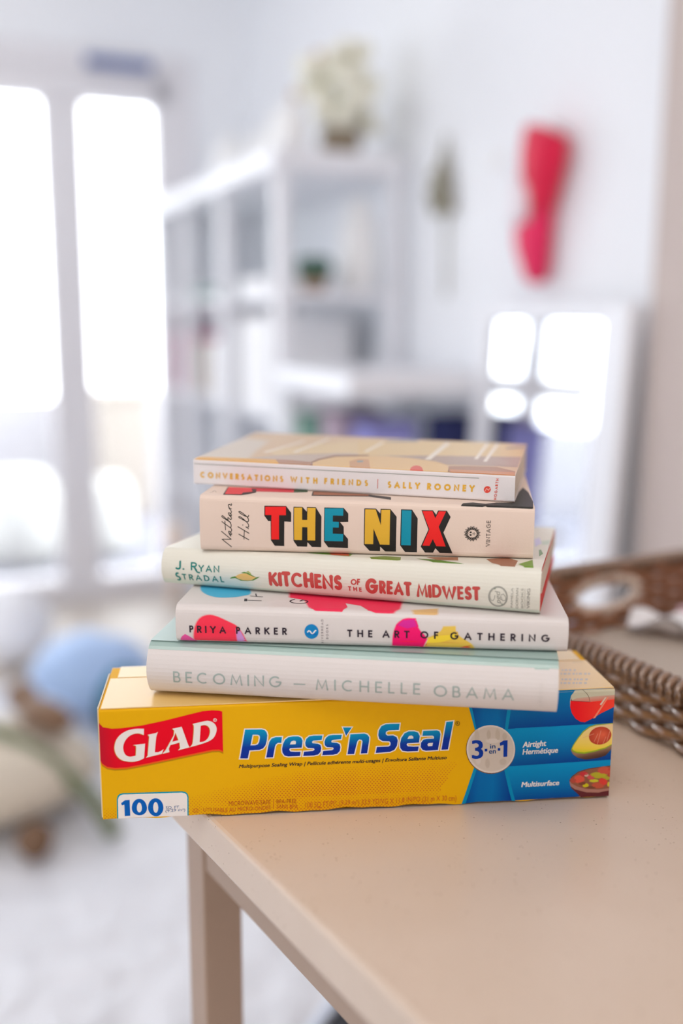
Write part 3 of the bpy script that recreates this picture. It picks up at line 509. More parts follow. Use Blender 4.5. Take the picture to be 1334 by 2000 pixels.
  ["P",3,[236,230,226],[[142.16,50.57],[141.65,47.79],[136.54,47.48],[135.77,46.82],[136.03,45.89],[139.35,45.41],[140.88,44.42],[141.29,42.5],[140.88,40.08],[139.34,38.36],[136.78,37.83],[130.38,37.86],[130.9,40.55],[136.27,40.84],[137.3,41.61],[136.89,42.6],[133.21,42.99],[131.94,44.29],[131.69,46.47],[132.47,48.86],[134.25,50.4],[136.8,50.71]],{}],
  ["S",3,[236,230,226],1.428,[[142.16,50.57],[141.65,47.79],[136.54,47.48],[135.77,46.82],[136.03,45.89],[139.35,45.41],[140.88,44.42],[141.29,42.5],[140.88,40.08],[139.34,38.36],[136.78,37.83],[130.38,37.86],[130.9,40.55],[136.27,40.84],[137.3,41.61],[136.89,42.6],[133.21,42.99],[131.94,44.29],[131.69,46.47],[132.47,48.86],[134.25,50.4],[136.8,50.71]],1,0,0],
  ["P",3,[236,230,226],[[142.75,55.25],[148.08,55.01],[144.71,49.84]],{}],
  ["S",3,[236,230,226],1.423,[[142.75,55.25],[148.08,55.01],[144.71,49.84]],1,0,0],
  ["P",3,[236,230,226],[[147.3,50.64],[155.72,50.68],[157.48,50.05],[158.68,48.27],[158.63,45.81],[157.48,37.85],[153.68,37.84],[154.67,45.69],[154.06,46.76],[152.6,47.02],[151.63,46.14],[151.09,44.32],[149.6,37.73],[145.64,37.79]],{}],
  ["S",3,[236,230,226],1.427,[[147.3,50.64],[155.72,50.68],[157.48,50.05],[158.68,48.27],[158.63,45.81],[157.48,37.85],[153.68,37.84],[154.67,45.69],[154.06,46.76],[152.6,47.02],[151.63,46.14],[151.09,44.32],[149.6,37.73],[145.64,37.79]],1,0,0],
  ["P",3,[236,230,226],[[177.1,56.01],[176.64,52.05],[170.23,52.03],[168.8,51.18],[168.66,49.77],[169.74,48.68],[173.24,48.64],[175.32,47.5],[176.09,45.3],[175.66,41.93],[174.1,39.22],[171.5,38.11],[168.29,37.95],[162.74,37.72],[163.4,41.58],[170.53,41.55],[171.67,42.43],[171.74,43.97],[171.01,44.93],[166.92,45.3],[164.84,46.75],[164.19,49.24],[164.52,52.3],[166.07,54.98],[168.66,56.09],[171.28,56.15]],{}],
  ["S",3,[236,230,226],1.437,[[177.1,56.01],[176.64,52.05],[170.23,52.03],[168.8,51.18],[168.66,49.77],[169.74,48.68],[173.24,48.64],[175.32,47.5],[176.09,45.3],[175.66,41.93],[174.1,39.22],[171.5,38.11],[168.29,37.95],[162.74,37.72],[163.4,41.58],[170.53,41.55],[171.67,42.43],[171.74,43.97],[171.01,44.93],[166.92,45.3],[164.84,46.75],[164.19,49.24],[164.52,52.3],[166.07,54.98],[168.66,56.09],[171.28,56.15]],1,0,0],
  ["P",3,[236,230,226],[[189.01,40.68],[188.52,37.73],[182.06,37.79],[179.11,38.36],[177.7,40.29],[177.5,43.08],[178.26,46.74],[180.22,49.73],[182.81,50.84],[186.03,50.69],[188.4,49.85],[189.54,47.45],[189.1,43.28],[181.89,43.12],[181.51,42.27],[182.36,41.12],[185.78,40.71]],{}],
  ["S",3,[236,230,226],1.446,[[189.01,40.68],[188.52,37.73],[182.06,37.79],[179.11,38.36],[177.7,40.29],[177.5,43.08],[178.26,46.74],[180.22,49.73],[182.81,50.84],[186.03,50.69],[188.4,49.85],[189.54,47.45],[189.1,43.28],[181.89,43.12],[181.51,42.27],[182.36,41.12],[185.78,40.71]],1,0,0],
  ["P",3,[236,230,226],[[191.59,50.75],[200.09,50.66],[201.58,49.98],[202.24,48.1],[202.04,45.64],[200.87,37.83],[193.52,37.68],[191.44,38.4],[190.2,40.32],[190.39,43.09],[191.79,45.0],[194.12,45.39],[198.23,45.38],[198.3,46.74],[197.28,47.4],[191.12,47.5]],{}],
  ["S",3,[236,230,226],1.441,[[191.59,50.75],[200.09,50.66],[201.58,49.98],[202.24,48.1],[202.04,45.64],[200.87,37.83],[193.52,37.68],[191.44,38.4],[190.2,40.32],[190.39,43.09],[191.79,45.0],[194.12,45.39],[198.23,45.38],[198.3,46.74],[197.28,47.4],[191.12,47.5]],1,0,0],
  ["P",3,[236,230,226],[[205.75,55.81],[209.96,56.05],[207.06,37.84],[203.05,37.85]],{}],
  ["S",3,[236,230,226],1.441,[[205.75,55.81],[209.96,56.05],[207.06,37.84],[203.05,37.85]],1,0,0],
  ["P",5,[10,70,160],[[84.58,56.5],[94.24,56.21],[96.01,55.7],[97.17,54.31],[97.64,52.41],[97.29,48.94],[96.55,46.02],[95.03,43.93],[92.76,43.07],[86.94,42.97],[85.93,37.78],[81.38,38.0]],{"h":[[[88.96,53.08],[91.98,52.94],[93.04,52.25],[93.25,51.01],[92.75,48.08],[91.84,46.61],[90.48,46.19],[87.6,46.22]]],"g":[[92.11,56.31],[92.15,37.48],[[0,[0,152,198]],[0.3,[0,112,180]],[0.6,[8,56,160]],[1,[16,44,150]]]]}],
  ["P",5,[10,70,160],[[106.29,50.78],[105.91,47.03],[103.88,47.12],[102.77,46.26],[102.12,44.94],[100.89,37.87],[96.83,37.9],[98.07,45.14],[98.81,48.06],[100.32,50.14],[102.59,50.84]],{"g":[[101.66,50.99],[101.72,37.67],[[0,[0,152,198]],[0.3,[0,112,180]],[0.6,[8,56,160]],[1,[16,44,150]]]]}],
  ["P",5,[10,70,160],[[117.39,40.71],[117.01,38.02],[110.03,37.97],[107.74,38.73],[106.56,40.68],[106.34,43.13],[106.93,46.34],[108.17,48.97],[110.19,50.49],[112.97,50.9],[116.02,50.76],[117.8,49.76],[118.58,47.84],[118.35,45.53],[118.02,43.38],[111.01,43.34],[110.61,42.38],[111.28,41.16],[114.08,40.81]],{"h":[[[110.99,45.71],[111.73,47.62],[113.25,48.19],[114.42,47.82],[114.68,46.78],[114.34,45.72]]],"g":[[112.52,50.92],[112.64,37.85],[[0,[0,152,198]],[0.3,[0,112,180]],[0.6,[8,56,160]],[1,[16,44,150]]]]}],
  ["P",5,[10,70,160],[[130.49,50.62],[130.03,47.84],[124.94,47.54],[124.19,46.87],[124.45,45.94],[127.77,45.46],[129.31,44.47],[129.75,42.56],[129.37,40.14],[127.87,38.42],[125.32,37.89],[118.95,37.92],[119.43,40.61],[124.77,40.9],[125.78,41.66],[125.36,42.66],[121.69,43.05],[120.4,44.35],[120.12,46.52],[120.86,48.92],[122.62,50.45],[125.15,50.76]],{"g":[[124.85,50.88],[125.02,37.63],[[0,[0,152,198]],[0.3,[0,112,180]],[0.6,[8,56,160]],[1,[16,44,150]]]]}],
  ["P",5,[10,70,160],[[142.16,50.57],[141.65,47.79],[136.54,47.48],[135.77,46.82],[136.03,45.89],[139.35,45.41],[140.88,44.42],[141.29,42.5],[140.88,40.08],[139.34,38.36],[136.78,37.83],[130.38,37.86],[130.9,40.55],[136.27,40.84],[137.3,41.61],[136.89,42.6],[133.21,42.99],[131.94,44.29],[131.69,46.47],[132.47,48.86],[134.25,50.4],[136.8,50.71]],{"g":[[136.38,50.84],[136.6,37.57],[[0,[0,152,198]],[0.3,[0,112,180]],[0.6,[8,56,160]],[1,[16,44,150]]]]}],
  ["P",5,[10,70,160],[[142.75,55.25],[148.08,55.01],[144.71,49.84]],{"g":[[145.14,55.14],[145.32,45.94],[[0,[0,152,198]],[0.3,[0,112,180]],[0.6,[8,56,160]],[1,[16,44,150]]]]}],
  ["P",5,[10,70,160],[[147.3,50.64],[155.72,50.68],[157.48,50.05],[158.68,48.27],[158.63,45.81],[157.48,37.85],[153.68,37.84],[154.67,45.69],[154.06,46.76],[152.6,47.02],[151.63,46.14],[151.09,44.32],[149.6,37.73],[145.64,37.79]],{"g":[[153.31,50.79],[153.61,37.41],[[0,[0,152,198]],[0.3,[0,112,180]],[0.6,[8,56,160]],[1,[16,44,150]]]]}],
  ["P",5,[10,70,160],[[177.1,56.01],[176.64,52.05],[170.23,52.03],[168.8,51.18],[168.66,49.77],[169.74,48.68],[173.24,48.64],[175.32,47.5],[176.09,45.3],[175.66,41.93],[174.1,39.22],[171.5,38.11],[168.29,37.95],[162.74,37.72],[163.4,41.58],[170.53,41.55],[171.67,42.43],[171.74,43.97],[171.01,44.93],[166.92,45.3],[164.84,46.75],[164.19,49.24],[164.52,52.3],[166.07,54.98],[168.66,56.09],[171.28,56.15]],{"g":[[169.85,56.34],[170.38,37.35],[[0,[0,152,198]],[0.3,[0,112,180]],[0.6,[8,56,160]],[1,[16,44,150]]]]}],
  ["P",5,[10,70,160],[[189.01,40.68],[188.52,37.73],[182.06,37.79],[179.11,38.36],[177.7,40.29],[177.5,43.08],[178.26,46.74],[180.22,49.73],[182.81,50.84],[186.03,50.69],[188.4,49.85],[189.54,47.45],[189.1,43.28],[181.89,43.12],[181.51,42.27],[182.36,41.12],[185.78,40.71]],{"h":[[[181.97,45.96],[182.91,47.88],[184.48,48.12],[185.56,47.33],[185.6,46.03]]],"g":[[183.29,50.82],[183.71,37.71],[[0,[0,152,198]],[0.3,[0,112,180]],[0.6,[8,56,160]],[1,[16,44,150]]]]}],
  ["P",5,[10,70,160],[[191.59,50.75],[200.09,50.66],[201.58,49.98],[202.24,48.1],[202.04,45.64],[200.87,37.83],[193.52,37.68],[191.44,38.4],[190.2,40.32],[190.39,43.09],[191.79,45.0],[194.12,45.39],[198.23,45.38],[198.3,46.74],[197.28,47.4],[191.12,47.5]],{"h":[[[194.26,41.67],[194.99,42.63],[197.75,42.75],[197.41,40.59],[194.89,40.53]]],"g":[[195.71,50.86],[196.2,37.55],[[0,[0,152,198]],[0.3,[0,112,180]],[0.6,[8,56,160]],[1,[16,44,150]]]]}],
  ["P",5,[10,70,160],[[205.75,55.81],[209.96,56.05],[207.06,37.84],[203.05,37.85]],{"g":[[206.08,56.23],[206.83,37.67],[[0,[0,152,198]],[0.3,[0,112,180]],[0.6,[8,56,160]],[1,[16,44,150]]]]}],
  ["P",3,[70,50,20],[[214.14,54.45],[214.08,53.95],[213.85,53.52],[213.49,53.2],[213.03,53.05],[212.54,53.07],[212.08,53.27],[211.69,53.61],[211.42,54.07],[211.32,54.58],[211.38,55.08],[211.61,55.51],[211.97,55.83],[212.42,55.98],[212.91,55.96],[213.38,55.76],[213.77,55.42],[214.03,54.96]],{"h":[[[213.85,54.46],[213.8,54.07],[213.62,53.72],[213.33,53.48],[212.97,53.35],[212.58,53.37],[212.21,53.53],[211.9,53.8],[211.69,54.16],[211.61,54.57],[211.66,54.96],[211.84,55.31],[212.13,55.55],[212.48,55.68],[212.87,55.66],[213.24,55.5],[213.55,55.23],[213.76,54.87]]]}],
  ["T",3,[70,50,20],"R",[212.29,53.8],[213.29,53.81],[-0.06,1.48],"i",0.02,0,0,0],
  ["T",3,[36,30,44],"Multipurpose Sealing Wrap | Pellicule adhérente multi-usages | Envoltura Sellante Multiuso",[80.52,31.73],[206.49,31.48],[0.09,2.2],"i",0.02,0.2,0,0],
  ["T",3,[196,96,34],"MICROWAVE-SAFE",[74.24,6.59],[99.18,6.3],[0.08,3.07],"i",0.004,0,0,0],
  ["T",3,[196,96,34],"UTILISABLE AU MICRO-ONDES",[58.97,2.3],[99.2,2.14],[0.09,3.01],"i",0.004,0,0,0],
  ["T",3,[196,96,34],"BPA-FREE",[102.79,6.45],[114.88,6.36],[0.05,3.01],"i",0.004,0,0,0],
  ["T",3,[196,96,34],"SANS BPA",[102.81,2.35],[115.7,2.28],[0.05,3.02],"i",0.004,0,0,0],
  ["S",3,[196,96,34],0.343,[[101.04,9.09],[100.88,2.05]],0,0,0],
  ["T",3,[196,96,34],"100 SQ FT/PI². (9.29 m²) 33.9 YD/VG X 11.8 IN/PO (31 m X 30 cm)",[120.27,2.41],[213.39,2.49],[0.05,4.04],"i",0.0,0,0,0],
  ["P",3,[196,96,34],[[56.12,3.66],[56.03,3.1],[55.79,2.61],[55.42,2.23],[54.95,2.0],[54.43,1.93],[53.92,2.05],[53.46,2.33],[53.09,2.75],[52.86,3.27],[52.79,3.83],[52.88,4.38],[53.12,4.87],[53.49,5.25],[53.96,5.49],[54.47,5.55],[54.98,5.43],[55.45,5.15],[55.81,4.73],[56.04,4.22]],{"h":[[[55.84,3.67],[55.77,3.21],[55.57,2.8],[55.25,2.48],[54.87,2.29],[54.44,2.24],[54.01,2.33],[53.62,2.57],[53.32,2.92],[53.13,3.35],[53.06,3.82],[53.14,4.28],[53.34,4.69],[53.65,5.0],[54.04,5.2],[54.47,5.25],[54.9,5.15],[55.28,4.92],[55.58,4.57],[55.78,4.14]]]}],
  ["T",3,[196,96,34],"U",[53.7,2.84],[55.24,2.83],[0.02,1.88],"i",0.0,0,0,0],
  ["P",2,[0,150,172],[[8.19,-3.93],[8.45,14.63],[9.05,16.68],[10.29,17.92],[11.94,18.31],[46.54,17.92],[48.74,17.33],[49.94,16.08],[50.47,14.26],[50.25,-4.37]],{}],
  ["P",3,[236,230,226],[[8.96,-3.98],[9.16,14.29],[9.7,16.05],[10.71,17.07],[12.2,17.47],[46.53,17.09],[48.29,16.58],[49.27,15.64],[49.75,14.0],[49.53,-4.34]],{}],
  ["P",4,[0,94,184],[[10.85,11.82],[13.2,13.67],[15.94,13.76],[15.94,1.97],[12.75,2.02],[12.74,10.71],[11.3,10.3]],{}],
  ["P",4,[0,94,184],[[25.87,7.75],[25.75,6.46],[25.43,5.24],[24.95,4.13],[24.3,3.2],[23.53,2.47],[22.67,1.98],[21.75,1.76],[20.82,1.81],[19.91,2.13],[19.07,2.7],[18.33,3.51],[17.73,4.51],[17.29,5.66],[17.03,6.92],[16.97,8.22],[17.09,9.5],[17.41,10.72],[17.9,11.82],[18.54,12.75],[19.31,13.48],[20.17,13.96],[21.09,14.18],[22.01,14.13],[22.92,13.82],[23.76,13.25],[24.49,12.45],[25.09,11.45],[25.54,10.3],[25.8,9.05]],{"h":[[[22.9,7.91],[22.85,7.14],[22.74,6.4],[22.57,5.74],[22.35,5.17],[22.09,4.73],[21.8,4.43],[21.49,4.28],[21.18,4.3],[20.88,4.48],[20.6,4.81],[20.36,5.28],[20.17,5.87],[20.03,6.55],[19.95,7.29],[19.93,8.06],[19.98,8.83],[20.09,9.56],[20.26,10.22],[20.48,10.79],[20.74,11.23],[21.03,11.53],[21.34,11.68],[21.65,11.66],[21.95,11.48],[22.23,11.15],[22.47,10.69],[22.66,10.1],[22.8,9.42],[22.88,8.68]]]}],
  ["P",4,[0,94,184],[[35.52,7.55],[35.4,6.23],[35.08,4.98],[34.59,3.86],[33.94,2.9],[33.16,2.16],[32.29,1.66],[31.35,1.43],[30.41,1.48],[29.49,1.81],[28.63,2.4],[27.88,3.22],[27.27,4.24],[26.82,5.42],[26.56,6.69],[26.48,8.02],[26.61,9.33],[26.92,10.58],[27.42,11.7],[28.07,12.65],[28.85,13.39],[29.72,13.88],[30.64,14.11],[31.59,14.06],[32.5,13.74],[33.35,13.15],[34.1,12.34],[34.72,11.32],[35.17,10.15],[35.44,8.87]],{"h":[[[32.49,7.71],[32.44,6.92],[32.33,6.18],[32.16,5.5],[31.94,4.93],[31.68,4.47],[31.39,4.17],[31.08,4.02],[30.77,4.04],[30.47,4.22],[30.19,4.55],[29.95,5.03],[29.75,5.63],[29.61,6.32],[29.53,7.08],[29.51,7.86],[29.56,8.64],[29.67,9.39],[29.84,10.06],[30.06,10.64],[30.32,11.09],[30.61,11.39],[30.91,11.54],[31.22,11.52],[31.52,11.34],[31.8,11.01],[32.04,10.53],[32.24,9.94],[32.38,9.25],[32.47,8.49]]]}],
  ["T",6,[60,96,150],"SQ. FT.",[36.88,6.28],[45.28,6.32],[0.03,2.15],"i",0.0,0,0,0],
  ["T",6,[60,96,150],"(9.29 m²)",[36.67,3.82],[48.3,3.82],[0.04,2.17],"i",0.0,0,0,0],
 ],
 'dots': [
  [1.54,0.59],
  [218.59,0.31],
  [55.43,14.76],
  [111.0,23.59],
  [154.51,27.42],
  [212.77,24.56],
  [136.01,15.0],
 ],
 'carton_top': [
  ["P",1,[178,168,160],[[288.53,34.43],[289.57,34.51],[288.52,31.37],[287.48,31.3]],{}],
  ["P",1,[178,168,160],[[290.33,34.23],[292.36,34.19],[291.29,31.06],[289.27,31.1]],{}],
  ["P",1,[178,168,160],[[293.12,33.92],[294.82,33.92],[293.74,30.79],[292.04,30.79]],{}],
  ["P",1,[178,168,160],[[296.23,33.57],[297.61,33.6],[296.51,30.48],[295.14,30.44]],{}],
  ["P",1,[178,168,160],[[285.73,28.09],[286.76,28.16],[285.73,25.09],[284.7,25.02]],{}],
  ["P",1,[178,168,160],[[287.51,27.89],[289.52,27.85],[288.48,24.78],[286.48,24.82]],{}],
  ["P",1,[178,168,160],[[290.27,27.58],[291.96,27.58],[290.9,24.51],[289.23,24.51]],{}],
  ["P",1,[178,168,160],[[293.36,27.23],[294.72,27.27],[293.65,24.2],[292.3,24.17]],{}],
  ["P",1,[178,168,160],[[295.47,27.0],[296.5,27.07],[295.43,24.0],[294.39,23.93]],{}],
  ["P",1,[178,168,160],[[297.25,26.8],[299.26,26.76],[298.17,23.69],[296.17,23.73]],{}],
  ["P",1,[178,168,160],[[300.66,26.41],[302.35,26.41],[301.24,23.35],[299.56,23.35]],{}],
  ["P",1,[178,168,160],[[303.09,26.14],[304.46,26.17],[303.34,23.11],[301.98,23.08]],{}],
  ["P",1,[178,168,160],[[283.09,18.19],[284.11,18.26],[283.11,15.29],[282.09,15.22]],{}],
  ["P",1,[178,168,160],[[284.85,18.0],[286.82,17.96],[285.81,14.98],[283.84,15.02]],{}],
  ["P",1,[178,168,160],[[287.56,17.69],[289.22,17.69],[288.2,14.72],[286.55,14.72]],{}],
  ["P",1,[178,168,160],[[290.6,17.35],[291.94,17.38],[290.9,14.41],[289.57,14.38]],{}],
  ["P",1,[178,168,160],[[292.68,17.12],[293.7,17.19],[292.65,14.22],[291.63,14.15]],{}],
  ["P",1,[178,168,160],[[294.43,16.92],[296.41,16.88],[295.35,13.91],[293.38,13.95]],{}],
  ["P",1,[178,168,160],[[297.79,16.54],[299.45,16.54],[298.37,13.57],[296.72,13.58]],{}],
  ["P",1,[178,168,160],[[280.42,12.17],[281.43,12.24],[280.45,9.32],[279.45,9.26]],{}],
  ["P",1,[178,168,160],[[282.16,11.98],[284.12,11.94],[283.12,9.02],[281.18,9.06]],{}],
  ["P",1,[178,168,160],[[284.85,11.68],[286.49,11.67],[285.49,8.76],[283.85,8.76]],{}],
  ["P",1,[178,168,160],[[287.85,11.34],[289.18,11.37],[288.16,8.45],[286.84,8.43]],{}],
  ["P",1,[178,168,160],[[289.91,11.11],[290.92,11.17],[289.9,8.26],[288.89,8.2]],{}],
  ["P",1,[178,168,160],[[291.65,10.91],[293.61,10.87],[292.57,7.96],[290.62,8.0]],{}],
  ["P",1,[178,168,160],[[294.97,10.54],[296.61,10.53],[295.56,7.62],[293.93,7.63]],{}],
  ["S",1,[170,140,40],0.843,[[300.12,47.26],[307.83,47.4]],0,0,0],
 ],
 'becoming': [
  ["T",3,[160,176,172],"BECOMING",[16.15,9.87],[81.36,10.12],[0.24,7.29],"f",0.13,0,0,0],
  ["P",3,[160,176,172],[[88.76,13.36],[95.6,13.42],[95.59,12.72],[88.75,12.65]],{}],
  ["T",3,[160,176,172],"MICHELLE",[101.7,9.8],[162.16,10.19],[0.08,7.29],"f",0.125,0,0,0],
  ["T",3,[160,176,172],"OBAMA",[169.93,9.55],[215.07,9.7],[-0.06,7.38],"f",0.125,0,0,0],
  ["T",3,[208,204,200],"CROWN",[230.74,6.22],[230.79,20.53],[-2.0,-0.12],"f",0.11,0,0,0],
  ["P",1,[168,192,184],[[-4.47,29.74],[125.18,30.01],[225.38,29.94],[226.01,27.84],[234.05,27.96],[234.29,29.95],[243.46,29.97],[243.18,39.96],[125.23,40.22],[-4.12,38.6]],{}],
 ],
 'art': [
  ["T",6,[40,28,44],"PRIYA",[8.21,6.4],[30.04,6.38],[-0.03,4.26],"f",0.2,0,0,0],
  ["T",6,[40,28,44],"PARKER",[36.11,6.39],[66.13,6.71],[-0.04,4.33],"f",0.2,0,0,0],
  ["T",6,[40,28,44],"THE",[101.65,6.69],[116.33,6.73],[-0.08,4.49],"f",0.2,0,0,0],
  ["T",6,[40,28,44],"ART",[122.14,6.81],[137.8,6.99],[-0.09,4.66],"f",0.2,0,0,0],
  ["T",6,[40,28,44],"OF",[144.07,7.08],[154.48,7.09],[-0.1,4.6],"f",0.2,0,0,0],
  ["T",6,[40,28,44],"GATHERING",[161.31,6.97],[218.0,7.29],[-0.12,4.75],"f",0.2,0,0,0],
  ["T",3,[90,80,90],"RIVERHEAD",[87.68,1.96],[87.54,16.75],[-1.31,-0.04],"f",0.13,0,0,0],
  ["T",3,[90,80,90],"BOOKS",[90.54,4.94],[90.5,13.78],[-1.31,-0.04],"f",0.13,0,0,0],
  ["P",2,[0,130,196],[[84.85,9.32],[84.73,8.13],[84.32,7.02],[83.67,6.05],[82.81,5.3],[81.81,4.81],[80.73,4.62],[79.64,4.75],[78.63,5.17],[77.76,5.86],[77.08,6.78],[76.65,7.86],[76.49,9.03],[76.62,10.21],[77.02,11.32],[77.66,12.28],[78.52,13.03],[79.52,13.52],[80.59,13.71],[81.68,13.6],[82.69,13.18],[83.57,12.49],[84.25,11.57],[84.69,10.49]],{"c":[81.79,8.02],"cc":[10,80,170]}],
  ["S",3,[236,234,236],0.749,[[78.25,8.69],[78.98,9.51],[79.92,9.34],[80.68,8.18],[81.61,8.22],[82.7,9.64],[83.44,10.06]],0,1,0],
  ["P",1,[246,52,80],[[10.98,-0.33],[11.09,5.56],[12.57,11.49],[15.58,15.38],[20.15,16.82],[24.76,16.16],[30.96,13.7],[35.65,11.49],[37.23,9.42],[39.61,6.52],[42.19,0.02],[35.77,-0.09],[21.83,-0.25]],{"soft":0.08,"sm":1,"c":[24.06,7.69],"cc":[246,40,70]}],
  ["P",2,[206,150,216],[[36.47,8.12],[38.82,7.34],[40.42,3.98],[42.03,0.01],[36.94,-0.06]],{"soft":0.4,"sc":[246,80,100]}],
  ["P",1,[232,84,160],[[1.93,-0.1],[3.18,3.2],[5.43,5.2],[8.08,3.78],[11.51,0.95],[11.59,-0.22]],{"soft":0.08,"sm":1}],
  ["P",1,[232,196,80],[[146.38,-0.32],[145.69,3.75],[147.44,6.91],[152.24,9.24],[155.84,11.85],[157.3,14.58],[164.04,15.07],[164.56,11.21],[167.6,8.18],[171.38,5.79],[173.93,3.35],[175.08,-0.28]],{"soft":0.12,"sm":1,"c":[159.06,4.78],"cc":[222,168,70]}],
  ["P",2,[246,216,60],[[147.49,4.43],[148.65,6.95],[155.29,9.03],[160.79,9.71],[163.21,11.17],[163.9,8.06],[155.99,5.31]],{"soft":0.3,"sc":[226,180,76],"sm":1}],
  ["P",2,[240,96,60],[[143.36,-0.29],[143.87,4.01],[146.88,4.72],[148.32,-0.39]],{"soft":0.3,"sc":[230,150,72]}],
  ["P",2,[238,84,40],[[165.95,-0.34],[169.6,2.28],[172.57,2.86],[172.9,-0.28]],{"soft":0.3,"sc":[226,170,70]}],
  ["P",3,[244,0,110],[[128.17,-0.16],[128.28,6.3],[129.06,11.54],[130.76,15.6],[133.99,18.05],[136.95,18.9],[140.67,18.74],[141.82,15.39],[143.7,12.05],[146.17,9.35],[147.8,6.92],[146.31,3.15],[145.17,-0.23],[136.75,-0.22]],{"soft":0.08,"sm":1,"c":[137.25,4.73],"cc":[250,10,70]}],
  ["P",4,[216,20,150],[[131.67,15.02],[134.59,17.71],[139.96,18.28],[141.24,14.75],[136.47,13.34]],{"soft":0.4,"sc":[246,6,96]}],
 ],
 'art_top': [
  ["P",1,[70,176,214],[[4.46,50.66],[7.67,36.25],[13.5,26.35],[20.93,21.1],[29.68,22.29],[35.2,26.5],[38.53,33.29],[32.94,54.6]],{"soft":0.08,"sm":1}],
  ["P",1,[236,44,84],[[63.07,40.22],[64.99,25.69],[74.43,21.51],[78.96,5.02],[85.87,-3.5],[92.71,-4.14],[98.19,1.25],[101.04,8.61],[99.05,17.47],[108.52,12.84],[113.39,3.27],[121.24,-1.29],[127.88,2.06],[131.09,8.78],[132.36,28.65]],{"soft":0.06}],
  ["P",1,[220,180,120],[[139.66,6.76],[141.43,-1.69],[149.8,-2.42],[153.19,2.32],[153.31,11.73]],{"soft":0.3}],
  ["S",3,[40,28,44],0.739,[[38.81,16.37],[48.57,16.34]],0,0,0],
  ["S",3,[40,28,44],1.698,[[38.4,19.7],[39.22,14.08]],0,0,0],
  ["S",3,[40,28,44],0.748,[[39.73,26.42],[48.04,25.12]],0,0,0],
  ["S",3,[40,28,44],0.756,[[42.33,32.39],[43.92,25.6]],0,0,0],
  ["S",3,[40,28,44],0.93,[[67.89,22.66],[65.88,19.01],[66.32,15.72],[69.72,13.2],[73.64,13.4],[76.09,16.37],[75.71,19.66],[72.68,21.28],[71.44,18.42]],0,1,0],
 ],
 'kitchens': [
  ["T",3,[32,128,120],"J",[9.52,12.26],[13.67,12.42],[-0.32,6.8],"f",0.17,0,0,0],
  ["P",3,[32,128,120],[[15.93,13.07],[15.81,12.68],[15.46,12.42],[15.01,12.4],[14.63,12.61],[14.47,12.99],[14.59,13.38],[14.95,13.64],[15.4,13.67],[15.77,13.45]],{}],
  ["T",3,[32,128,120],"R",[20.2,12.54],[24.37,12.62],[-0.16,5.65],"f",0.17,0,0,0],
  ["S",4,[32,128,120],1.031,[[22.84,14.65],[24.06,12.12],[25.05,11.31],[26.34,11.26]],0,1,0],
  ["T",3,[32,128,120],"YAN",[25.35,11.98],[39.32,12.27],[-0.12,4.67],"f",0.18,0,0,0],
  ["T",3,[32,128,120],"S",[9.29,3.62],[12.71,3.76],[-0.22,6.67],"f",0.18,0,0,0],
  ["T",3,[32,128,120],"TRADAL",[13.78,4.89],[41.72,5.14],[-0.11,4.55],"f",0.18,0,0,0],
  ["P",2,[92,140,60],[[45.7,8.34],[47.23,9.71],[49.69,10.41],[51.35,8.71],[54.53,7.87],[57.66,7.87],[60.29,8.46],[63.29,10.61],[65.88,11.44],[63.98,9.95],[61.19,8.31],[57.23,7.5],[53.21,7.48],[49.52,9.14]],{}],
  ["P",3,[226,184,112],[[49.7,10.29],[52.11,12.0],[55.65,12.89],[58.78,12.75],[63.28,10.74],[60.72,8.9],[57.65,8.07],[54.07,8.13],[51.34,8.92]],{"sm":1}],
  ["P",4,[92,140,60],[[53.41,13.05],[55.61,13.98],[58.3,13.43],[61.03,11.84],[63.5,10.75],[60.61,11.4],[56.99,12.97]],{}],
  ["P",3,[170,184,100],[[56.94,14.1],[58.25,14.72],[59.85,13.65],[60.35,12.22],[58.74,13.58]],{}],
  ["T",3,[194,76,72],"KITCHENS",[71.38,5.44],[118.1,6.39],[-0.16,9.89],"f",0.225,0,1,1],
  ["T",3,[194,76,72],"OF",[123.4,10.39],[129.24,10.57],[-0.03,3.85],"f",0.22,0,1,1],
  ["T",3,[194,76,72],"THE",[121.61,6.06],[130.22,6.0],[-0.01,3.16],"f",0.225,0,1,1],
  ["T",3,[194,76,72],"G",[132.62,5.49],[140.23,5.72],[-0.15,9.69],"f",0.225,0,1,1],
  ["T",3,[194,76,72],"REAT",[140.9,5.54],[160.6,5.59],[-0.12,8.69],"f",0.225,0,1,1],
  ["T",3,[194,76,72],"MIDWEST",[163.36,5.24],[201.24,6.3],[-0.11,8.46],"f",0.225,0,1,1],
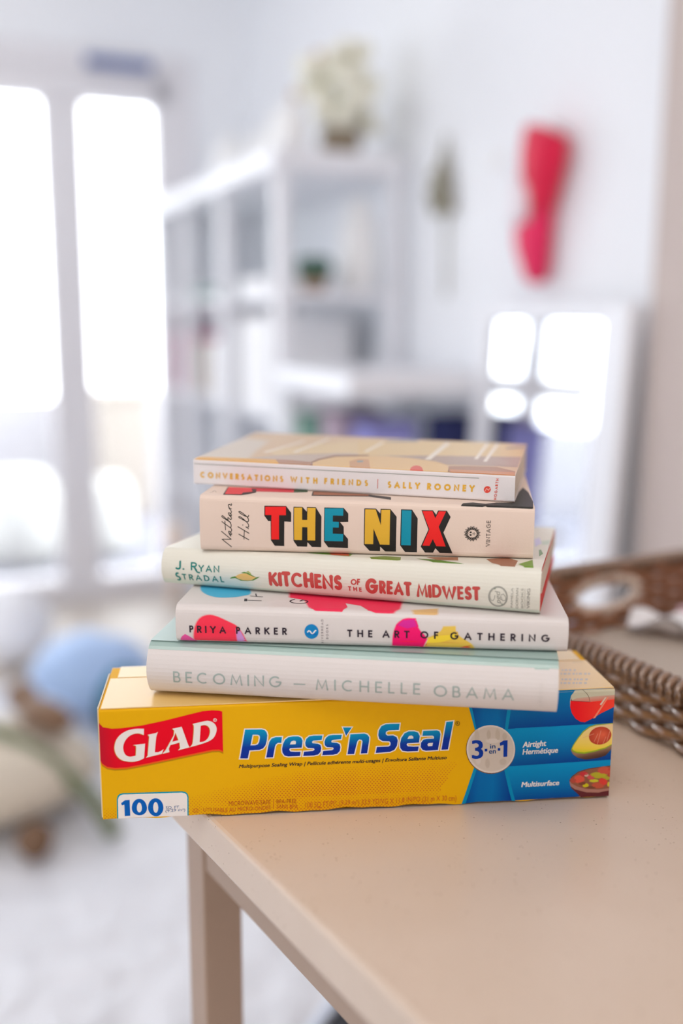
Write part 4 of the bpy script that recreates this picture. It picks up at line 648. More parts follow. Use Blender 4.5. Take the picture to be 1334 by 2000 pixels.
  ["P",2,[160,160,152],[[216.98,9.8],[216.93,8.7],[216.72,7.62],[216.34,6.58],[215.81,5.64],[215.15,4.8],[214.37,4.1],[213.5,3.56],[212.56,3.19],[211.58,3.01],[210.6,3.02],[209.63,3.23],[208.72,3.62],[207.88,4.19],[207.15,4.92],[206.55,5.78],[206.09,6.76],[205.8,7.81],[205.67,8.92],[205.72,10.04],[205.94,11.14],[206.33,12.18],[206.87,13.14],[207.55,13.97],[208.34,14.67],[209.22,15.21],[210.17,15.56],[211.15,15.73],[212.14,15.7],[213.09,15.48],[214.0,15.07],[214.82,14.5],[215.54,13.77],[216.13,12.9],[216.57,11.94],[216.86,10.89]],{"h":[[[216.13,9.74],[216.09,8.8],[215.91,7.88],[215.59,7.01],[215.14,6.2],[214.57,5.49],[213.91,4.9],[213.17,4.44],[212.38,4.13],[211.55,3.98],[210.72,3.99],[209.9,4.16],[209.12,4.5],[208.42,4.98],[207.8,5.6],[207.29,6.33],[206.9,7.16],[206.65,8.05],[206.55,8.99],[206.59,9.94],[206.77,10.87],[207.1,11.75],[207.56,12.56],[208.13,13.27],[208.8,13.86],[209.55,14.31],[210.35,14.62],[211.18,14.76],[212.02,14.73],[212.83,14.55],[213.6,14.21],[214.3,13.72],[214.9,13.1],[215.41,12.37],[215.78,11.55],[216.03,10.66]]]}],
  ["T",3,[160,160,152],"pgd",[212.91,5.16],[212.4,13.11],[-2.91,-0.24],"i",-0.004,0.2,0,0],
  ["S",3,[160,160,152],0.363,[[209.65,15.28],[207.62,12.76],[206.74,10.85],[206.69,9.0],[207.34,7.2],[208.52,6.9],[209.29,8.41],[209.58,10.28]],0,1,0],
  ["S",3,[160,160,152],0.361,[[212.84,10.53],[214.43,11.43],[215.65,9.7],[215.71,7.88],[214.11,7.36],[213.37,8.47]],0,1,0],
  ["S",3,[120,140,120],0.571,[[208.8,14.03],[209.91,14.3]],0,0,0],
  ["S",3,[120,140,120],0.567,[[213.16,4.53],[214.08,4.74]],0,0,0],
  ["T",3,[160,160,152],"PAMELA",[219.76,3.27],[219.93,15.35],[-1.18,-0.1],"i",0.0,0,0,0],
  ["T",3,[160,160,152],"DORMAN",[222.95,3.16],[222.95,15.39],[-1.4,-0.12],"i",0.0,0,0,0],
  ["T",3,[160,160,152],"BOOKS",[225.83,3.41],[225.75,15.38],[-1.23,-0.11],"i",0.0,0,0,0],
  ["T",3,[140,138,132],"VIKING",[229.49,3.55],[229.55,15.53],[-1.69,-0.15],"i",0.01,0,0,0],
  ["S",3,[160,160,152],0.199,[[226.83,3.63],[226.61,15.19]],0,0,0],
  ["P",1,[206,214,200],[[0.42,0.03],[137.91,0.53],[235.29,-0.28],[235.2,2.54],[137.81,3.07],[52.54,2.67],[25.46,4.33],[0.26,3.35]],{"soft":0.5}],
 ],
 'kitchens_top': [
  ["P",1,[120,140,60],[[132.54,5.18],[134.81,0.17],[143.36,-1.89],[152.23,1.69],[151.0,10.34],[140.42,11.4]],{}],
  ["P",1,[196,90,60],[[103.56,15.85],[108.72,5.44],[119.78,5.63],[117.66,13.81]],{}],
  ["P",1,[110,150,60],[[82.45,17.27],[94.67,7.38],[120.19,4.02],[120.46,11.64],[96.05,26.06]],{}],
  ["P",1,[92,132,50],[[160.54,8.48],[173.22,9.22],[182.55,3.58],[195.6,-0.81],[183.5,-2.6],[173.97,-1.51]],{}],
  ["P",1,[160,110,80],[[165.7,15.59],[173.49,7.63],[185.8,9.96],[184.22,20.76]],{}],
  ["P",1,[156,104,78],[[201.35,19.87],[205.91,7.4],[213.11,-2.72],[219.88,0.2],[220.21,19.57],[213.18,27.71]],{}],
  ["P",2,[112,150,50],[[221.22,7.92],[225.49,18.29],[228.42,24.63],[230.49,-4.02],[226.01,-1.19]],{}],
  ["P",1,[100,140,80],[[229.8,58.52],[231.01,60.1],[233.19,46.12],[231.45,36.84]],{}],
  ["P",1,[200,196,230],[[224.72,95.1],[227.19,101.39],[229.55,82.86],[226.88,72.27]],{"soft":0.4}],
  ["P",1,[190,206,190],[[229.12,89.48],[234.55,94.42],[234.19,80.85],[230.99,77.98]],{"soft":0.4}],
 ],
 'nix': [
  ["P",1,[34,32,30],[[40.84,27.54],[54.36,27.84],[57.55,24.02],[57.54,18.72],[53.31,18.75],[53.06,3.98],[47.13,3.97],[44.77,7.3],[44.75,18.68],[43.32,18.64],[40.85,21.71]],{}],
  ["P",2,[236,34,32],[[41.36,27.04],[54.28,27.49],[54.3,22.47],[50.04,22.33],[49.9,7.9],[45.07,7.75],[45.26,22.29],[41.37,22.16]],{}],
  ["P",1,[34,32,30],[[58.93,27.66],[64.47,27.73],[67.15,25.0],[67.26,27.82],[72.69,27.8],[76.25,22.49],[76.07,3.88],[70.34,3.88],[67.59,6.7],[67.3,3.97],[61.24,4.01],[58.9,7.3]],{}],
  ["P",2,[222,174,52],[[59.37,27.11],[64.3,27.29],[64.34,20.12],[67.49,20.14],[67.57,27.27],[72.61,27.36],[72.42,7.94],[67.58,7.88],[67.61,15.79],[64.37,15.77],[64.16,7.9],[59.34,7.89]],{}],
  ["P",1,[34,32,30],[[77.96,27.81],[89.85,27.97],[92.68,24.79],[92.7,19.85],[87.66,19.6],[89.99,16.83],[90.05,12.44],[92.66,9.45],[92.6,3.85],[80.4,3.92],[77.8,7.45]],{}],
  ["P",2,[0,142,168],[[78.31,27.34],[89.63,27.74],[89.55,23.38],[83.29,23.29],[83.24,19.67],[86.95,19.66],[86.9,16.2],[83.28,16.17],[83.27,12.45],[89.69,12.34],[89.57,7.9],[78.24,7.81]],{}],
  ["P",1,[34,32,30],[[102.44,28.19],[109.46,28.31],[112.15,25.46],[112.32,28.32],[118.26,28.31],[122.07,23.92],[121.92,2.46],[115.4,2.4],[112.33,5.32],[112.25,2.44],[105.89,2.43],[102.34,6.22]],{}],
  ["P",2,[222,174,52],[[102.98,27.69],[109.34,27.78],[112.63,18.45],[112.77,27.68],[118.13,27.87],[118.01,6.6],[112.17,6.65],[108.2,16.32],[108.05,6.74],[102.87,6.67]],{}],
  ["P",1,[34,32,30],[[124.62,28.4],[131.27,28.46],[134.77,23.38],[134.68,2.39],[127.43,2.44],[124.46,6.44]],{}],
  ["P",2,[0,142,168],[[125.12,27.89],[130.97,27.96],[130.86,6.64],[125.08,6.59]],{}],
  ["P",1,[34,32,30],[[136.9,28.39],[143.77,28.54],[145.78,25.96],[146.85,28.56],[152.06,28.61],[154.44,24.93],[150.39,15.25],[156.14,2.34],[148.46,2.39],[145.78,5.3],[144.36,2.45],[139.58,2.44],[136.9,6.06],[141.35,16.82]],{}],
  ["P",2,[236,34,32],[[137.46,27.88],[143.46,28.09],[145.3,23.82],[147.31,28.09],[151.62,28.15],[147.47,18.71],[151.9,6.6],[146.29,6.66],[144.13,11.05],[142.2,6.76],[137.88,6.71],[141.94,16.98]],{}],
  ["S",1,[52,50,44],0.485,[[19.81,2.61],[13.96,7.0]],0,0,1],
  ["S",1,[52,50,44],0.482,[[13.96,7.0],[19.74,7.14]],0,0,1],
  ["S",1,[52,50,44],0.483,[[19.74,7.14],[13.75,11.72]],0,0,1],
  ["S",1,[52,50,44],0.483,[[19.51,8.96],[18.58,10.42],[18.22,11.5],[18.55,12.02],[19.4,11.45],[20.12,10.56],[20.03,9.92],[19.57,9.72],[18.94,10.98]],0,1,1],
  ["S",1,[52,50,44],0.483,[[19.31,11.35],[20.03,12.1],[20.13,13.2],[18.78,14.43],[16.62,15.81],[14.2,17.45]],0,1,1],
  ["S",1,[52,50,44],0.482,[[18.78,14.43],[19.68,14.18],[19.96,15.01],[19.87,16.1],[19.33,16.99]],0,1,1],
  ["S",1,[52,50,44],0.483,[[16.33,12.71],[16.09,17.78]],0,0,1],
  ["S",1,[52,50,44],0.482,[[19.88,17.0],[17.54,18.29],[14.39,20.08],[14.13,20.71],[14.85,20.78],[18.08,18.21],[19.88,17.0]],0,1,1],
  ["S",1,[52,50,44],0.482,[[18.08,18.39],[17.9,19.66],[18.26,19.85],[19.34,18.98],[20.16,19.04],[20.16,19.91],[19.17,20.97]],0,1,1],
  ["S",1,[52,50,44],0.482,[[19.71,20.44],[18.54,21.67],[18.28,22.48],[18.64,22.76],[19.54,22.34],[20.26,21.55],[19.98,20.81],[19.17,21.51]],0,1,1],
  ["S",1,[52,50,44],0.482,[[19.36,22.24],[20.17,22.99],[20.0,23.89],[18.47,25.65],[20.18,25.02]],0,1,1],
  ["S",1,[52,50,44],0.482,[[18.83,25.75],[18.21,26.9],[18.39,27.41],[19.2,27.51],[20.01,27.0],[20.28,27.52],[20.1,28.05]],0,1,1],
  ["S",1,[52,50,44],0.487,[[30.9,7.16],[24.7,10.34]],0,0,1],
  ["S",1,[52,50,44],0.485,[[31.09,11.09],[24.21,14.78]],0,0,1],
  ["S",1,[52,50,44],0.485,[[27.9,7.52],[28.15,12.36]],0,0,1],
  ["S",1,[52,50,44],0.485,[[30.82,13.73],[29.1,14.76],[30.19,14.62],[31.01,14.92],[30.83,16.28],[29.47,18.05]],0,1,1],
  ["S",1,[52,50,44],0.485,[[29.47,17.96],[27.66,18.9],[25.13,20.08],[24.86,20.62],[25.49,20.73],[27.66,19.44],[29.47,17.96],[30.38,17.99],[31.01,18.47],[30.74,19.73],[29.84,20.97]],0,1,1],
  ["S",1,[52,50,44],0.483,[[29.84,20.88],[27.67,21.62],[25.32,22.99],[24.87,23.52],[25.5,23.72],[27.67,22.53],[30.02,20.79],[30.93,21.19],[31.07,21.7]],0,1,1],
  ["P",1,[52,50,44],[[27.62,15.9],[27.52,15.69],[27.29,15.6],[27.06,15.67],[26.96,15.88],[27.06,16.08],[27.29,16.18],[27.52,16.1]],{}],
  ["P",1,[48,44,42],[[172.08,15.27],[171.82,14.97],[171.2,14.88],[172.53,14.32],[172.24,14.03],[171.08,14.19],[171.78,13.56],[171.43,13.38],[170.82,13.53],[171.83,12.52],[171.45,12.36],[170.44,12.94],[170.85,12.1],[170.45,12.06],[169.95,12.43],[170.48,11.11],[170.06,11.11],[169.36,12.02],[169.4,11.09],[169.02,11.21],[168.7,11.73],[168.68,10.32],[168.29,10.48],[168.0,11.58],[167.68,10.7],[167.37,10.95],[167.28,11.56],[166.7,10.26],[166.41,10.55],[166.57,11.67],[165.93,10.99],[165.74,11.33],[165.9,11.92],[164.85,10.94],[164.7,11.31],[165.29,12.29],[164.43,11.9],[164.39,12.28],[164.77,12.77],[163.42,12.25],[163.42,12.66],[164.35,13.34],[163.4,13.3],[163.52,13.67],[164.06,13.98],[162.61,14.01],[162.77,14.38],[163.9,14.66],[163.0,14.98],[163.26,15.28],[163.88,15.36],[162.55,15.92],[162.85,16.21],[164.0,16.05],[163.3,16.68],[163.65,16.86],[164.25,16.71],[163.25,17.72],[163.64,17.87],[164.64,17.3],[164.23,18.14],[164.63,18.18],[165.13,17.81],[164.6,19.12],[165.02,19.12],[165.71,18.22],[165.67,19.14],[166.05,19.03],[166.37,18.5],[166.4,19.91],[166.78,19.76],[167.07,18.66],[167.4,19.53],[167.7,19.29],[167.79,18.68],[168.37,19.98],[168.66,19.69],[168.5,18.57],[169.14,19.25],[169.33,18.91],[169.17,18.32],[170.21,19.3],[170.37,18.93],[169.78,17.95],[170.64,18.35],[170.68,17.96],[170.3,17.47],[171.65,17.99],[171.65,17.59],[170.72,16.9],[171.67,16.95],[171.56,16.58],[171.02,16.26],[172.47,16.24],[172.31,15.87],[171.18,15.58]],{"h":[[[170.2,15.21],[170.13,14.57],[169.88,13.97],[169.47,13.45],[168.94,13.05],[168.3,12.78],[167.61,12.68],[166.92,12.74],[166.27,12.96],[165.71,13.34],[165.27,13.83],[164.98,14.41],[164.87,15.04],[164.94,15.67],[165.19,16.27],[165.6,16.79],[166.14,17.19],[166.77,17.46],[167.46,17.56],[168.15,17.5],[168.8,17.28],[169.36,16.91],[169.8,16.42],[170.09,15.84]]]}],
  ["S",2,[190,172,158],0.161,[[170.43,14.94],[171.78,14.21]],0,0,0],
  ["S",2,[190,172,158],0.162,[[170.22,14.11],[171.28,12.98]],0,0,0],
  ["S",2,[190,172,158],0.161,[[169.76,13.38],[170.41,11.95]],0,0,0],
  ["S",2,[190,172,158],0.162,[[169.07,12.81],[169.27,11.24]],0,0,0],
  ["S",2,[190,172,158],0.161,[[168.24,12.48],[167.95,10.91]],0,0,0],
  ["S",2,[190,172,158],0.161,[[167.33,12.4],[166.59,10.99]],0,0,0],
  ["S",2,[190,172,158],0.161,[[166.45,12.59],[165.33,11.48]],0,0,0],
  ["S",2,[190,172,158],0.161,[[165.67,13.03],[164.28,12.32]],0,0,0],
  ["S",2,[190,172,158],0.161,[[165.08,13.67],[163.55,13.43]],0,0,0],
  ["S",2,[190,172,158],0.161,[[164.73,14.45],[163.21,14.71]],0,0,0],
  ["S",2,[190,172,158],0.161,[[164.65,15.3],[163.3,16.03]],0,0,0],
  ["S",2,[190,172,158],0.161,[[164.85,16.13],[163.8,17.26]],0,0,0],
  ["S",2,[190,172,158],0.161,[[165.32,16.87],[164.66,18.28]],0,0,0],
  ["S",2,[190,172,158],0.161,[[166.0,17.43],[165.81,18.99]],0,0,0],
  ["S",2,[190,172,158],0.161,[[166.84,17.76],[167.12,19.33]],0,0,0],
  ["S",2,[190,172,158],0.161,[[167.74,17.84],[168.48,19.25]],0,0,0],
  ["S",2,[190,172,158],0.161,[[168.62,17.65],[169.74,18.77]],0,0,0],
  ["S",2,[190,172,158],0.161,[[169.4,17.22],[170.79,17.93]],0,0,0],
  ["S",2,[190,172,158],0.162,[[169.99,16.58],[171.52,16.81]],0,0,0],
  ["S",2,[190,172,158],0.161,[[170.35,15.79],[171.86,15.53]],0,0,0],
  ["P",2,[48,44,42],[[165.95,16.39],[167.1,16.52],[167.23,15.58],[166.08,15.45]],{}],
  ["P",2,[48,44,42],[[165.91,14.69],[167.16,14.83],[167.1,13.6],[166.13,13.86]],{}],
  ["S",2,[48,44,42],0.193,[[167.73,15.22],[168.5,15.25]],0,0,0],
  ["S",2,[48,44,42],0.258,[[168.66,16.19],[168.72,14.22]],0,0,0],
  ["S",2,[48,44,42],0.193,[[167.9,15.79],[167.94,14.57]],0,0,0],
  ["S",2,[48,44,42],0.193,[[169.26,15.55],[169.28,14.9]],0,0,0],
  ["S",2,[48,44,42],0.193,[[165.49,15.72],[165.52,14.68]],0,0,0],
  ["T",3,[60,54,50],"VINTAGE",[178.29,7.44],[178.29,23.5],[-2.48,-0.08],"s",0.13,0,0,0],
 ],
 'nix_top': [
  ["P",1,[44,40,38],[[13.74,4.16],[10.4,30.56],[30.11,27.3],[32.26,15.35],[28.93,9.11],[25.25,4.7]],{}],
  ["P",2,[222,52,62],[[14.44,6.13],[10.99,30.69],[25.93,30.34],[29.61,17.63],[24.45,13.74],[24.65,7.31]],{}],
  ["P",1,[206,52,66],[[29.41,18.53],[25.72,31.28],[54.08,29.85],[55.79,20.2],[40.37,19.85]],{}],
  ["P",2,[60,84,56],[[55.38,20.12],[54.08,29.85],[62.87,29.26],[63.78,23.73]],{}],
  ["P",1,[44,40,38],[[68.12,11.66],[66.5,27.14],[102.57,23.31],[117.09,17.16],[117.79,8.42],[103.31,16.15]],{}],
  ["P",2,[156,96,66],[[68.68,14.51],[67.46,25.44],[102.67,22.4],[103.04,18.81]],{}],
  ["S",2,[52,50,44],0.254,[[4.19,8.64],[5.13,11.63],[4.96,17.28],[7.59,12.14]],0,1,0],
  ["P",1,[40,40,36],[[160.18,-0.29],[161.75,6.51],[167.53,9.87],[174.96,7.0],[181.67,12.73],[192.51,14.92],[196.55,50.74],[200.04,69.19],[202.73,52.02],[204.35,19.53],[202.88,1.07],[197.58,0.01],[192.73,-0.12],[188.59,-3.05],[181.38,-0.29],[178.1,-2.21],[174.9,1.39],[169.98,-2.57],[165.09,-0.58]],{}],
  ["P",1,[44,42,38],[[184.41,-1.51],[184.12,-2.85],[183.61,-2.95],[183.38,-1.71],[183.67,-0.36],[184.19,-0.26]],{}],
  ["P",1,[44,42,38],[[198.74,0.1],[198.49,-0.9],[198.09,-0.98],[197.93,-0.06],[198.18,0.94],[198.59,1.02]],{}],
  ["P",1,[44,42,38],[[163.15,-3.96],[162.99,-5.23],[162.65,-5.29],[162.46,-4.1],[162.62,-2.84],[162.97,-2.77]],{}],
  ["P",1,[44,42,38],[[188.93,2.31],[188.5,0.83],[187.73,0.68],[187.39,2.0],[187.82,3.47],[188.59,3.63]],{}],
  ["P",1,[44,42,38],[[162.15,-4.96],[161.91,-6.19],[161.42,-6.29],[161.16,-5.16],[161.4,-3.93],[161.89,-3.83]],{}],
  ["P",1,[44,42,38],[[173.22,-3.65],[172.9,-4.61],[172.29,-4.73],[171.99,-3.89],[172.31,-2.93],[172.92,-2.81]],{}],
  ["P",1,[44,42,38],[[184.15,-2.04],[183.86,-3.07],[183.34,-3.17],[183.1,-2.25],[183.39,-1.22],[183.91,-1.12]],{}],
  ["P",1,[44,42,38],[[177.95,-4.33],[177.45,-5.88],[176.49,-6.07],[176.03,-4.71],[176.53,-3.16],[177.49,-2.96]],{}],
  ["P",1,[44,42,38],[[199.35,0.56],[199.02,-0.33],[198.44,-0.45],[198.2,0.33],[198.53,1.23],[199.1,1.34]],{}],
  ["P",1,[44,42,38],[[188.84,0.39],[188.52,-0.64],[187.96,-0.76],[187.71,0.17],[188.03,1.21],[188.59,1.32]],{}],
  ["P",1,[44,42,38],[[178.32,-1.11],[178.06,-2.22],[177.56,-2.32],[177.32,-1.31],[177.59,-0.21],[178.09,-0.1]],{}],
  ["P",1,[44,42,38],[[180.64,-3.28],[180.27,-4.39],[179.57,-4.53],[179.23,-3.57],[179.61,-2.45],[180.31,-2.31]],{}],
  ["P",1,[44,42,38],[[172.84,-2.11],[172.6,-3.11],[172.15,-3.2],[171.92,-2.3],[172.16,-1.3],[172.62,-1.2]],{}],
  ["P",1,[44,42,38],[[183.09,2.44],[182.74,1.23],[182.09,1.1],[181.8,2.18],[182.15,3.39],[182.79,3.52]],{}],
  ["P",1,[44,42,38],[[191.31,-0.38],[190.86,-1.95],[190.09,-2.11],[189.76,-0.69],[190.2,0.88],[190.98,1.03]],{}],
  ["P",1,[44,42,38],[[176.96,-2.73],[176.66,-4.14],[176.12,-4.25],[175.86,-2.95],[176.16,-1.53],[176.7,-1.42]],{}],
  ["P",1,[44,42,38],[[174.77,-1.66],[174.58,-2.7],[174.21,-2.77],[174.04,-1.81],[174.23,-0.77],[174.6,-0.7]],{}],
  ["P",1,[44,42,38],[[202.71,5.4],[202.23,3.85],[201.45,3.69],[201.14,5.08],[201.61,6.64],[202.4,6.8]],{}],
  ["P",1,[44,42,38],[[192.01,1.59],[191.62,0.71],[190.9,0.56],[190.57,1.3],[190.96,2.19],[191.68,2.33]],{}],
  ["P",1,[44,42,38],[[164.11,-2.13],[163.91,-3.02],[163.48,-3.1],[163.26,-2.3],[163.47,-1.42],[163.89,-1.33]],{}],
  ["P",1,[44,42,38],[[166.54,-4.04],[166.33,-5.85],[165.88,-5.94],[165.65,-4.22],[165.87,-2.4],[166.32,-2.31]],{}],
  ["P",1,[44,42,38],[[190.27,0.79],[189.83,-0.31],[189.05,-0.47],[188.69,0.48],[189.12,1.59],[189.91,1.75]],{}],
  ["P",1,[44,42,38],[[200.59,0.85],[200.12,-0.49],[199.32,-0.65],[198.99,0.53],[199.45,1.88],[200.26,2.04]],{}],
  ["P",1,[44,42,38],[[196.99,0.77],[196.53,-1.05],[195.77,-1.2],[195.47,0.46],[195.93,2.29],[196.69,2.44]],{}],
  ["P",1,[44,42,38],[[188.17,1.56],[187.79,0.54],[187.11,0.4],[186.79,1.28],[187.17,2.31],[187.86,2.45]],{}],
  ["P",1,[44,42,38],[[169.58,-4.59],[169.16,-6.46],[168.33,-6.63],[167.91,-4.93],[168.33,-3.05],[169.17,-2.88]],{}],
  ["P",1,[44,42,38],[[197.06,2.14],[196.8,0.82],[196.42,0.74],[196.29,1.98],[196.54,3.31],[196.92,3.38]],{}],
  ["P",1,[44,42,38],[[200.5,1.18],[200.11,-0.12],[199.47,-0.25],[199.22,0.92],[199.6,2.23],[200.25,2.36]],{}],
  ["P",1,[44,42,38],[[170.22,-0.76],[170.03,-2.51],[169.66,-2.59],[169.48,-0.91],[169.67,0.85],[170.04,0.93]],{}],
  ["P",1,[44,42,38],[[188.41,3.12],[188.08,2.26],[187.48,2.14],[187.21,2.88],[187.53,3.74],[188.13,3.86]],{}],
 ],
 'conv': [
  ["T",3,[222,172,60],"CONVERSATIONS",[4.65,4.36],[61.03,4.45],[0.0,3.83],"f",0.26,0,0,0],
  ["T",3,[222,172,60],"WITH",[65.64,4.54],[83.54,4.54],[0.05,3.77],"f",0.26,0,0,0],
  ["T",3,[222,172,60],"FRIENDS",[87.93,4.71],[116.24,4.81],[0.06,3.74],"f",0.26,0,0,0],
  ["T",3,[222,172,60],"SALLY",[128.69,4.53],[149.08,4.69],[0.09,3.98],"f",0.26,0,0,0],
  ["T",3,[222,172,60],"ROONEY",[153.43,4.68],[182.71,4.86],[0.12,4.04],"f",0.26,0,0,0],
  ["S",3,[206,80,50],0.361,[[122.45,9.52],[122.32,3.75]],0,0,0],
  ["P",2,[222,76,60],[[192.58,6.84],[192.42,6.12],[192.03,5.48],[191.45,4.98],[190.74,4.69],[190.0,4.65],[189.32,4.86],[188.76,5.29],[188.42,5.89],[188.31,6.6],[188.47,7.32],[188.86,7.97],[189.44,8.46],[190.15,8.75],[190.89,8.79],[191.58,8.58],[192.13,8.15],[192.47,7.55]],{}],
  ["S",3,[240,200,190],0.285,[[188.95,5.39],[190.05,7.45],[191.2,6.35],[192.19,7.9]],0,1,0],
  ["T",3,[214,84,66],"HOGARTH",[196.17,0.84],[197.24,13.67],[-1.7,-0.1],"f",0.2,0,0,0],
  ["S",2,[120,128,116],0.315,[[0.53,13.09],[185.3,13.26]],0,0,0],
 ],
 'conv_top': [
  ["P",2,[226,168,60],[[1.19,-5.0],[-4.3,8.79],[5.36,10.58],[51.65,13.38],[57.92,-6.99],[30.05,-6.48]],{}],
  ["P",2,[176,126,90],[[57.68,-7.06],[51.35,14.39],[62.29,14.39],[76.15,9.93],[79.24,-4.72]],{}],
  ["P",3,[150,104,80],[[78.69,-5.9],[76.56,10.05],[77.82,23.98],[84.74,40.17],[106.12,49.52],[107.26,44.09],[86.9,35.11],[80.02,20.79],[78.05,7.85],[80.28,-6.94]],{}],
  ["P",2,[226,188,130],[[79.9,-5.54],[78.18,7.36],[80.02,20.79],[86.9,35.11],[107.26,44.09],[117.44,-4.37]],{}],
  ["P",3,[204,152,104],[[104.37,-4.79],[99.62,19.62],[103.21,31.6],[110.03,30.89],[117.44,-4.37]],{}],
  ["P",4,[110,150,160],[[103.87,22.5],[107.84,24.77],[108.51,19.6],[105.4,17.61]],{}],
  ["P",1,[214,202,186],[[-4.3,8.79],[-8.93,47.99],[-6.06,95.97],[21.91,83.65],[26.11,46.21],[31.24,13.88]],{"soft":0.3}],
  ["P",1,[196,176,160],[[31.58,12.87],[46.92,28.78],[67.78,40.87],[84.08,50.51],[105.31,53.37],[106.69,46.79],[84.47,41.25],[77.42,25.52],[75.88,10.92],[51.35,14.39]],{}],
  ["P",1,[222,196,150],[[33.17,48.35],[64.53,89.99],[92.91,112.38],[105.31,53.37],[67.49,41.95],[46.6,29.83]],{}],
  ["S",3,[238,228,214],3.121,[[36.33,38.44],[48.44,97.3]],0,0,0],
  ["S",3,[238,228,214],3.132,[[55.52,44.24],[62.77,112.96]],0,0,0],
  ["P",2,[226,188,130],[[110.32,-9.54],[98.95,41.35],[100.48,42.99],[118.47,47.23],[135.88,43.73],[153.68,34.95],[162.33,23.97],[167.1,-2.65],[145.75,-5.03]],{}],
  ["P",2,[172,122,86],[[166.0,-3.95],[164.06,20.78],[176.33,24.43],[193.55,26.4],[206.02,13.78],[206.79,-4.37],[187.9,-5.2]],{}],
  ["P",3,[200,130,76],[[167.62,-3.47],[165.96,9.46],[186.44,9.98],[205.86,9.77],[206.63,-4.42],[187.9,-5.2]],{}],
  ["P",1,[176,150,134],[[100.23,44.1],[137.6,55.96],[162.95,61.81],[206.27,73.67],[206.32,29.15],[193.3,29.48],[161.99,26.54],[153.38,37.09],[135.6,45.38],[118.25,48.35]],{}],
  ["P",1,[222,192,136],[[85.99,108.67],[154.57,129.78],[192.92,130.92],[205.78,98.12],[206.9,70.9],[163.09,60.67],[137.69,55.39],[100.23,44.1]],{}],
  ["P",4,[222,76,50],[[150.25,2.28],[150.83,-3.0],[150.89,-7.71],[150.42,-11.31],[149.49,-13.41],[148.2,-13.79],[146.71,-12.41],[145.17,-9.4],[143.77,-5.09],[142.67,0.04],[142.01,5.39],[141.89,10.31],[142.33,14.17],[143.28,16.45],[144.63,16.85],[146.2,15.32],[147.79,12.06],[149.2,7.52]],{}],
  ["S",3,[238,228,214],2.817,[[101.52,60.24],[104.85,107.39]],0,0,0],
  ["S",3,[238,228,214],4.059,[[147.28,41.44],[150.97,118.05]],0,0,0],
  ["S",3,[238,228,214],2.39,[[177.83,52.31],[179.04,123.18]],0,0,0],
  ["S",3,[238,228,214],2.359,[[184.49,44.17],[186.34,125.42]],0,0,0],
  ["P",3,[120,116,120],[[193.08,108.51],[207.48,119.58],[207.36,112.87],[194.49,102.4]],{}],
  ["P",2,[110,124,150],[[104.26,115.72],[114.3,123.15],[127.9,128.8],[127.47,118.58],[106.99,112.28]],{}],
 ],
}
STACK = {'zs': [-0.0, 0.07267, 0.10516, 0.1271, 0.1534, 0.18564, 0.20158], 'gs': [0.0, 0.00632, 0.00378, -0.00877, 0.003, -0.0084, -0.00435], 'hs': [0.0, 0.00434, 0.00122, -0.0123, -0.0397, 0.0154, 0.03109], 'bk': {'box': [0.014, 0.56312, 0.11039, 0.3108, 0.07132], 'becoming': [0.004, 0.54959, -0.142, 0.23938, 0.16], 'art': [0.01638, 0.55638, -0.08088, 0.22846, 0.155], 'kitchens': [0.00089, 0.58335, -0.25911, 0.23528, 0.15016], 'nix': [0.01338, 0.59226, -0.12825, 0.20394, 0.131], 'conv': [0.00414, 0.61867, -0.23245, 0.20702, 0.12219]}}
# ------------------------------------------------------------------ room shell
WALL_TOP = 2.75
D0, D1, DH = .31, 2.40, 2.10          # door opening along B
w = RB((-.12, -.12, 0), (0, D0, WALL_TOP)); RB((-.12, D1, 0), (0, 4.7, WALL_TOP), w); RB((-.12, D0, DH), (0, D1, WALL_TOP), w)
struct(w.build('wall_back', M_WALL))
struct(RB((0, -.12, 0), (2.565, 0, WALL_TOP)).build('wall_right', M_WALL))
struct(RB((2.565, -.12, 0), (7.0, .035, WALL_TOP)).build('wall_right_near', M_TAUPE))
struct(RB((0, 4.6, 0), (7.0, 4.7, WALL_TOP)).build('wall_left', M_WALL))
struct(RB((7.0, -.12, 0), (7.1, 4.7, WALL_TOP)).build('wall_front', M_WALL))
struct(RB((-.12, -.12, WALL_TOP), (7.1, 4.7, WALL_TOP+.1)).build('ceiling', M_WALL))
M_FLOOR = mat('pale_oak_floor', (206, 196, 186), .45, mottle=.08, mscale=6)
struct(RB((-.12, -.12, -.1), (7.1, 4.7, 0)).build('floor', M_FLOOR))
t = RB((0, -.0, 0), (.014, D0-.07, .10)); struct(t.build('baseboard_back', M_WHITE))
struct(RB((.014, 0, 0), (2.565, .014, .10)).build('baseboard_right', M_WHITE))
# sliding door: frame, two posts, three panes
door = bpy.data.objects.new('door_1', None); C.objects.link(door); door.location = R(0, D0, 0); struct(door)
f = MB(); G0, GT = .395, 1.99      # edge and head of the glass
RB((-.10, D0, 0), (.0, G0, DH), f); RB((-.10, D1-.085, 0), (.0, D1, DH), f); RB((-.10, D0, GT), (.0, D1, DH), f); RB((-.10, D0, 0), (.0, D1, .09), f)
f.build('door_frame', M_DOOR, door, bevel=.004)
c = MB(); RB((0, D0-.075, 0), (.018, D0, DH+.075), c); RB((0, D1, 0), (.018, D1+.075, DH+.075), c); RB((0, D0, DH), (.018, D1, DH+.075), c)
c.build('casing', M_DOOR, door, bevel=.003)
for b, w_ in ((.665, .165), (1.56, .12)):
    RB((-.085, b, .09), (-.015, b+w_, GT)).build('stile', M_DOOR, door, bevel=.004)
for b0, b1 in ((G0, .665), (.83, 1.56), (1.68, D1-.085)):
    RB((-.054, b0, .09), (-.048, b1, GT)).build('pane', M_GLASS, door)
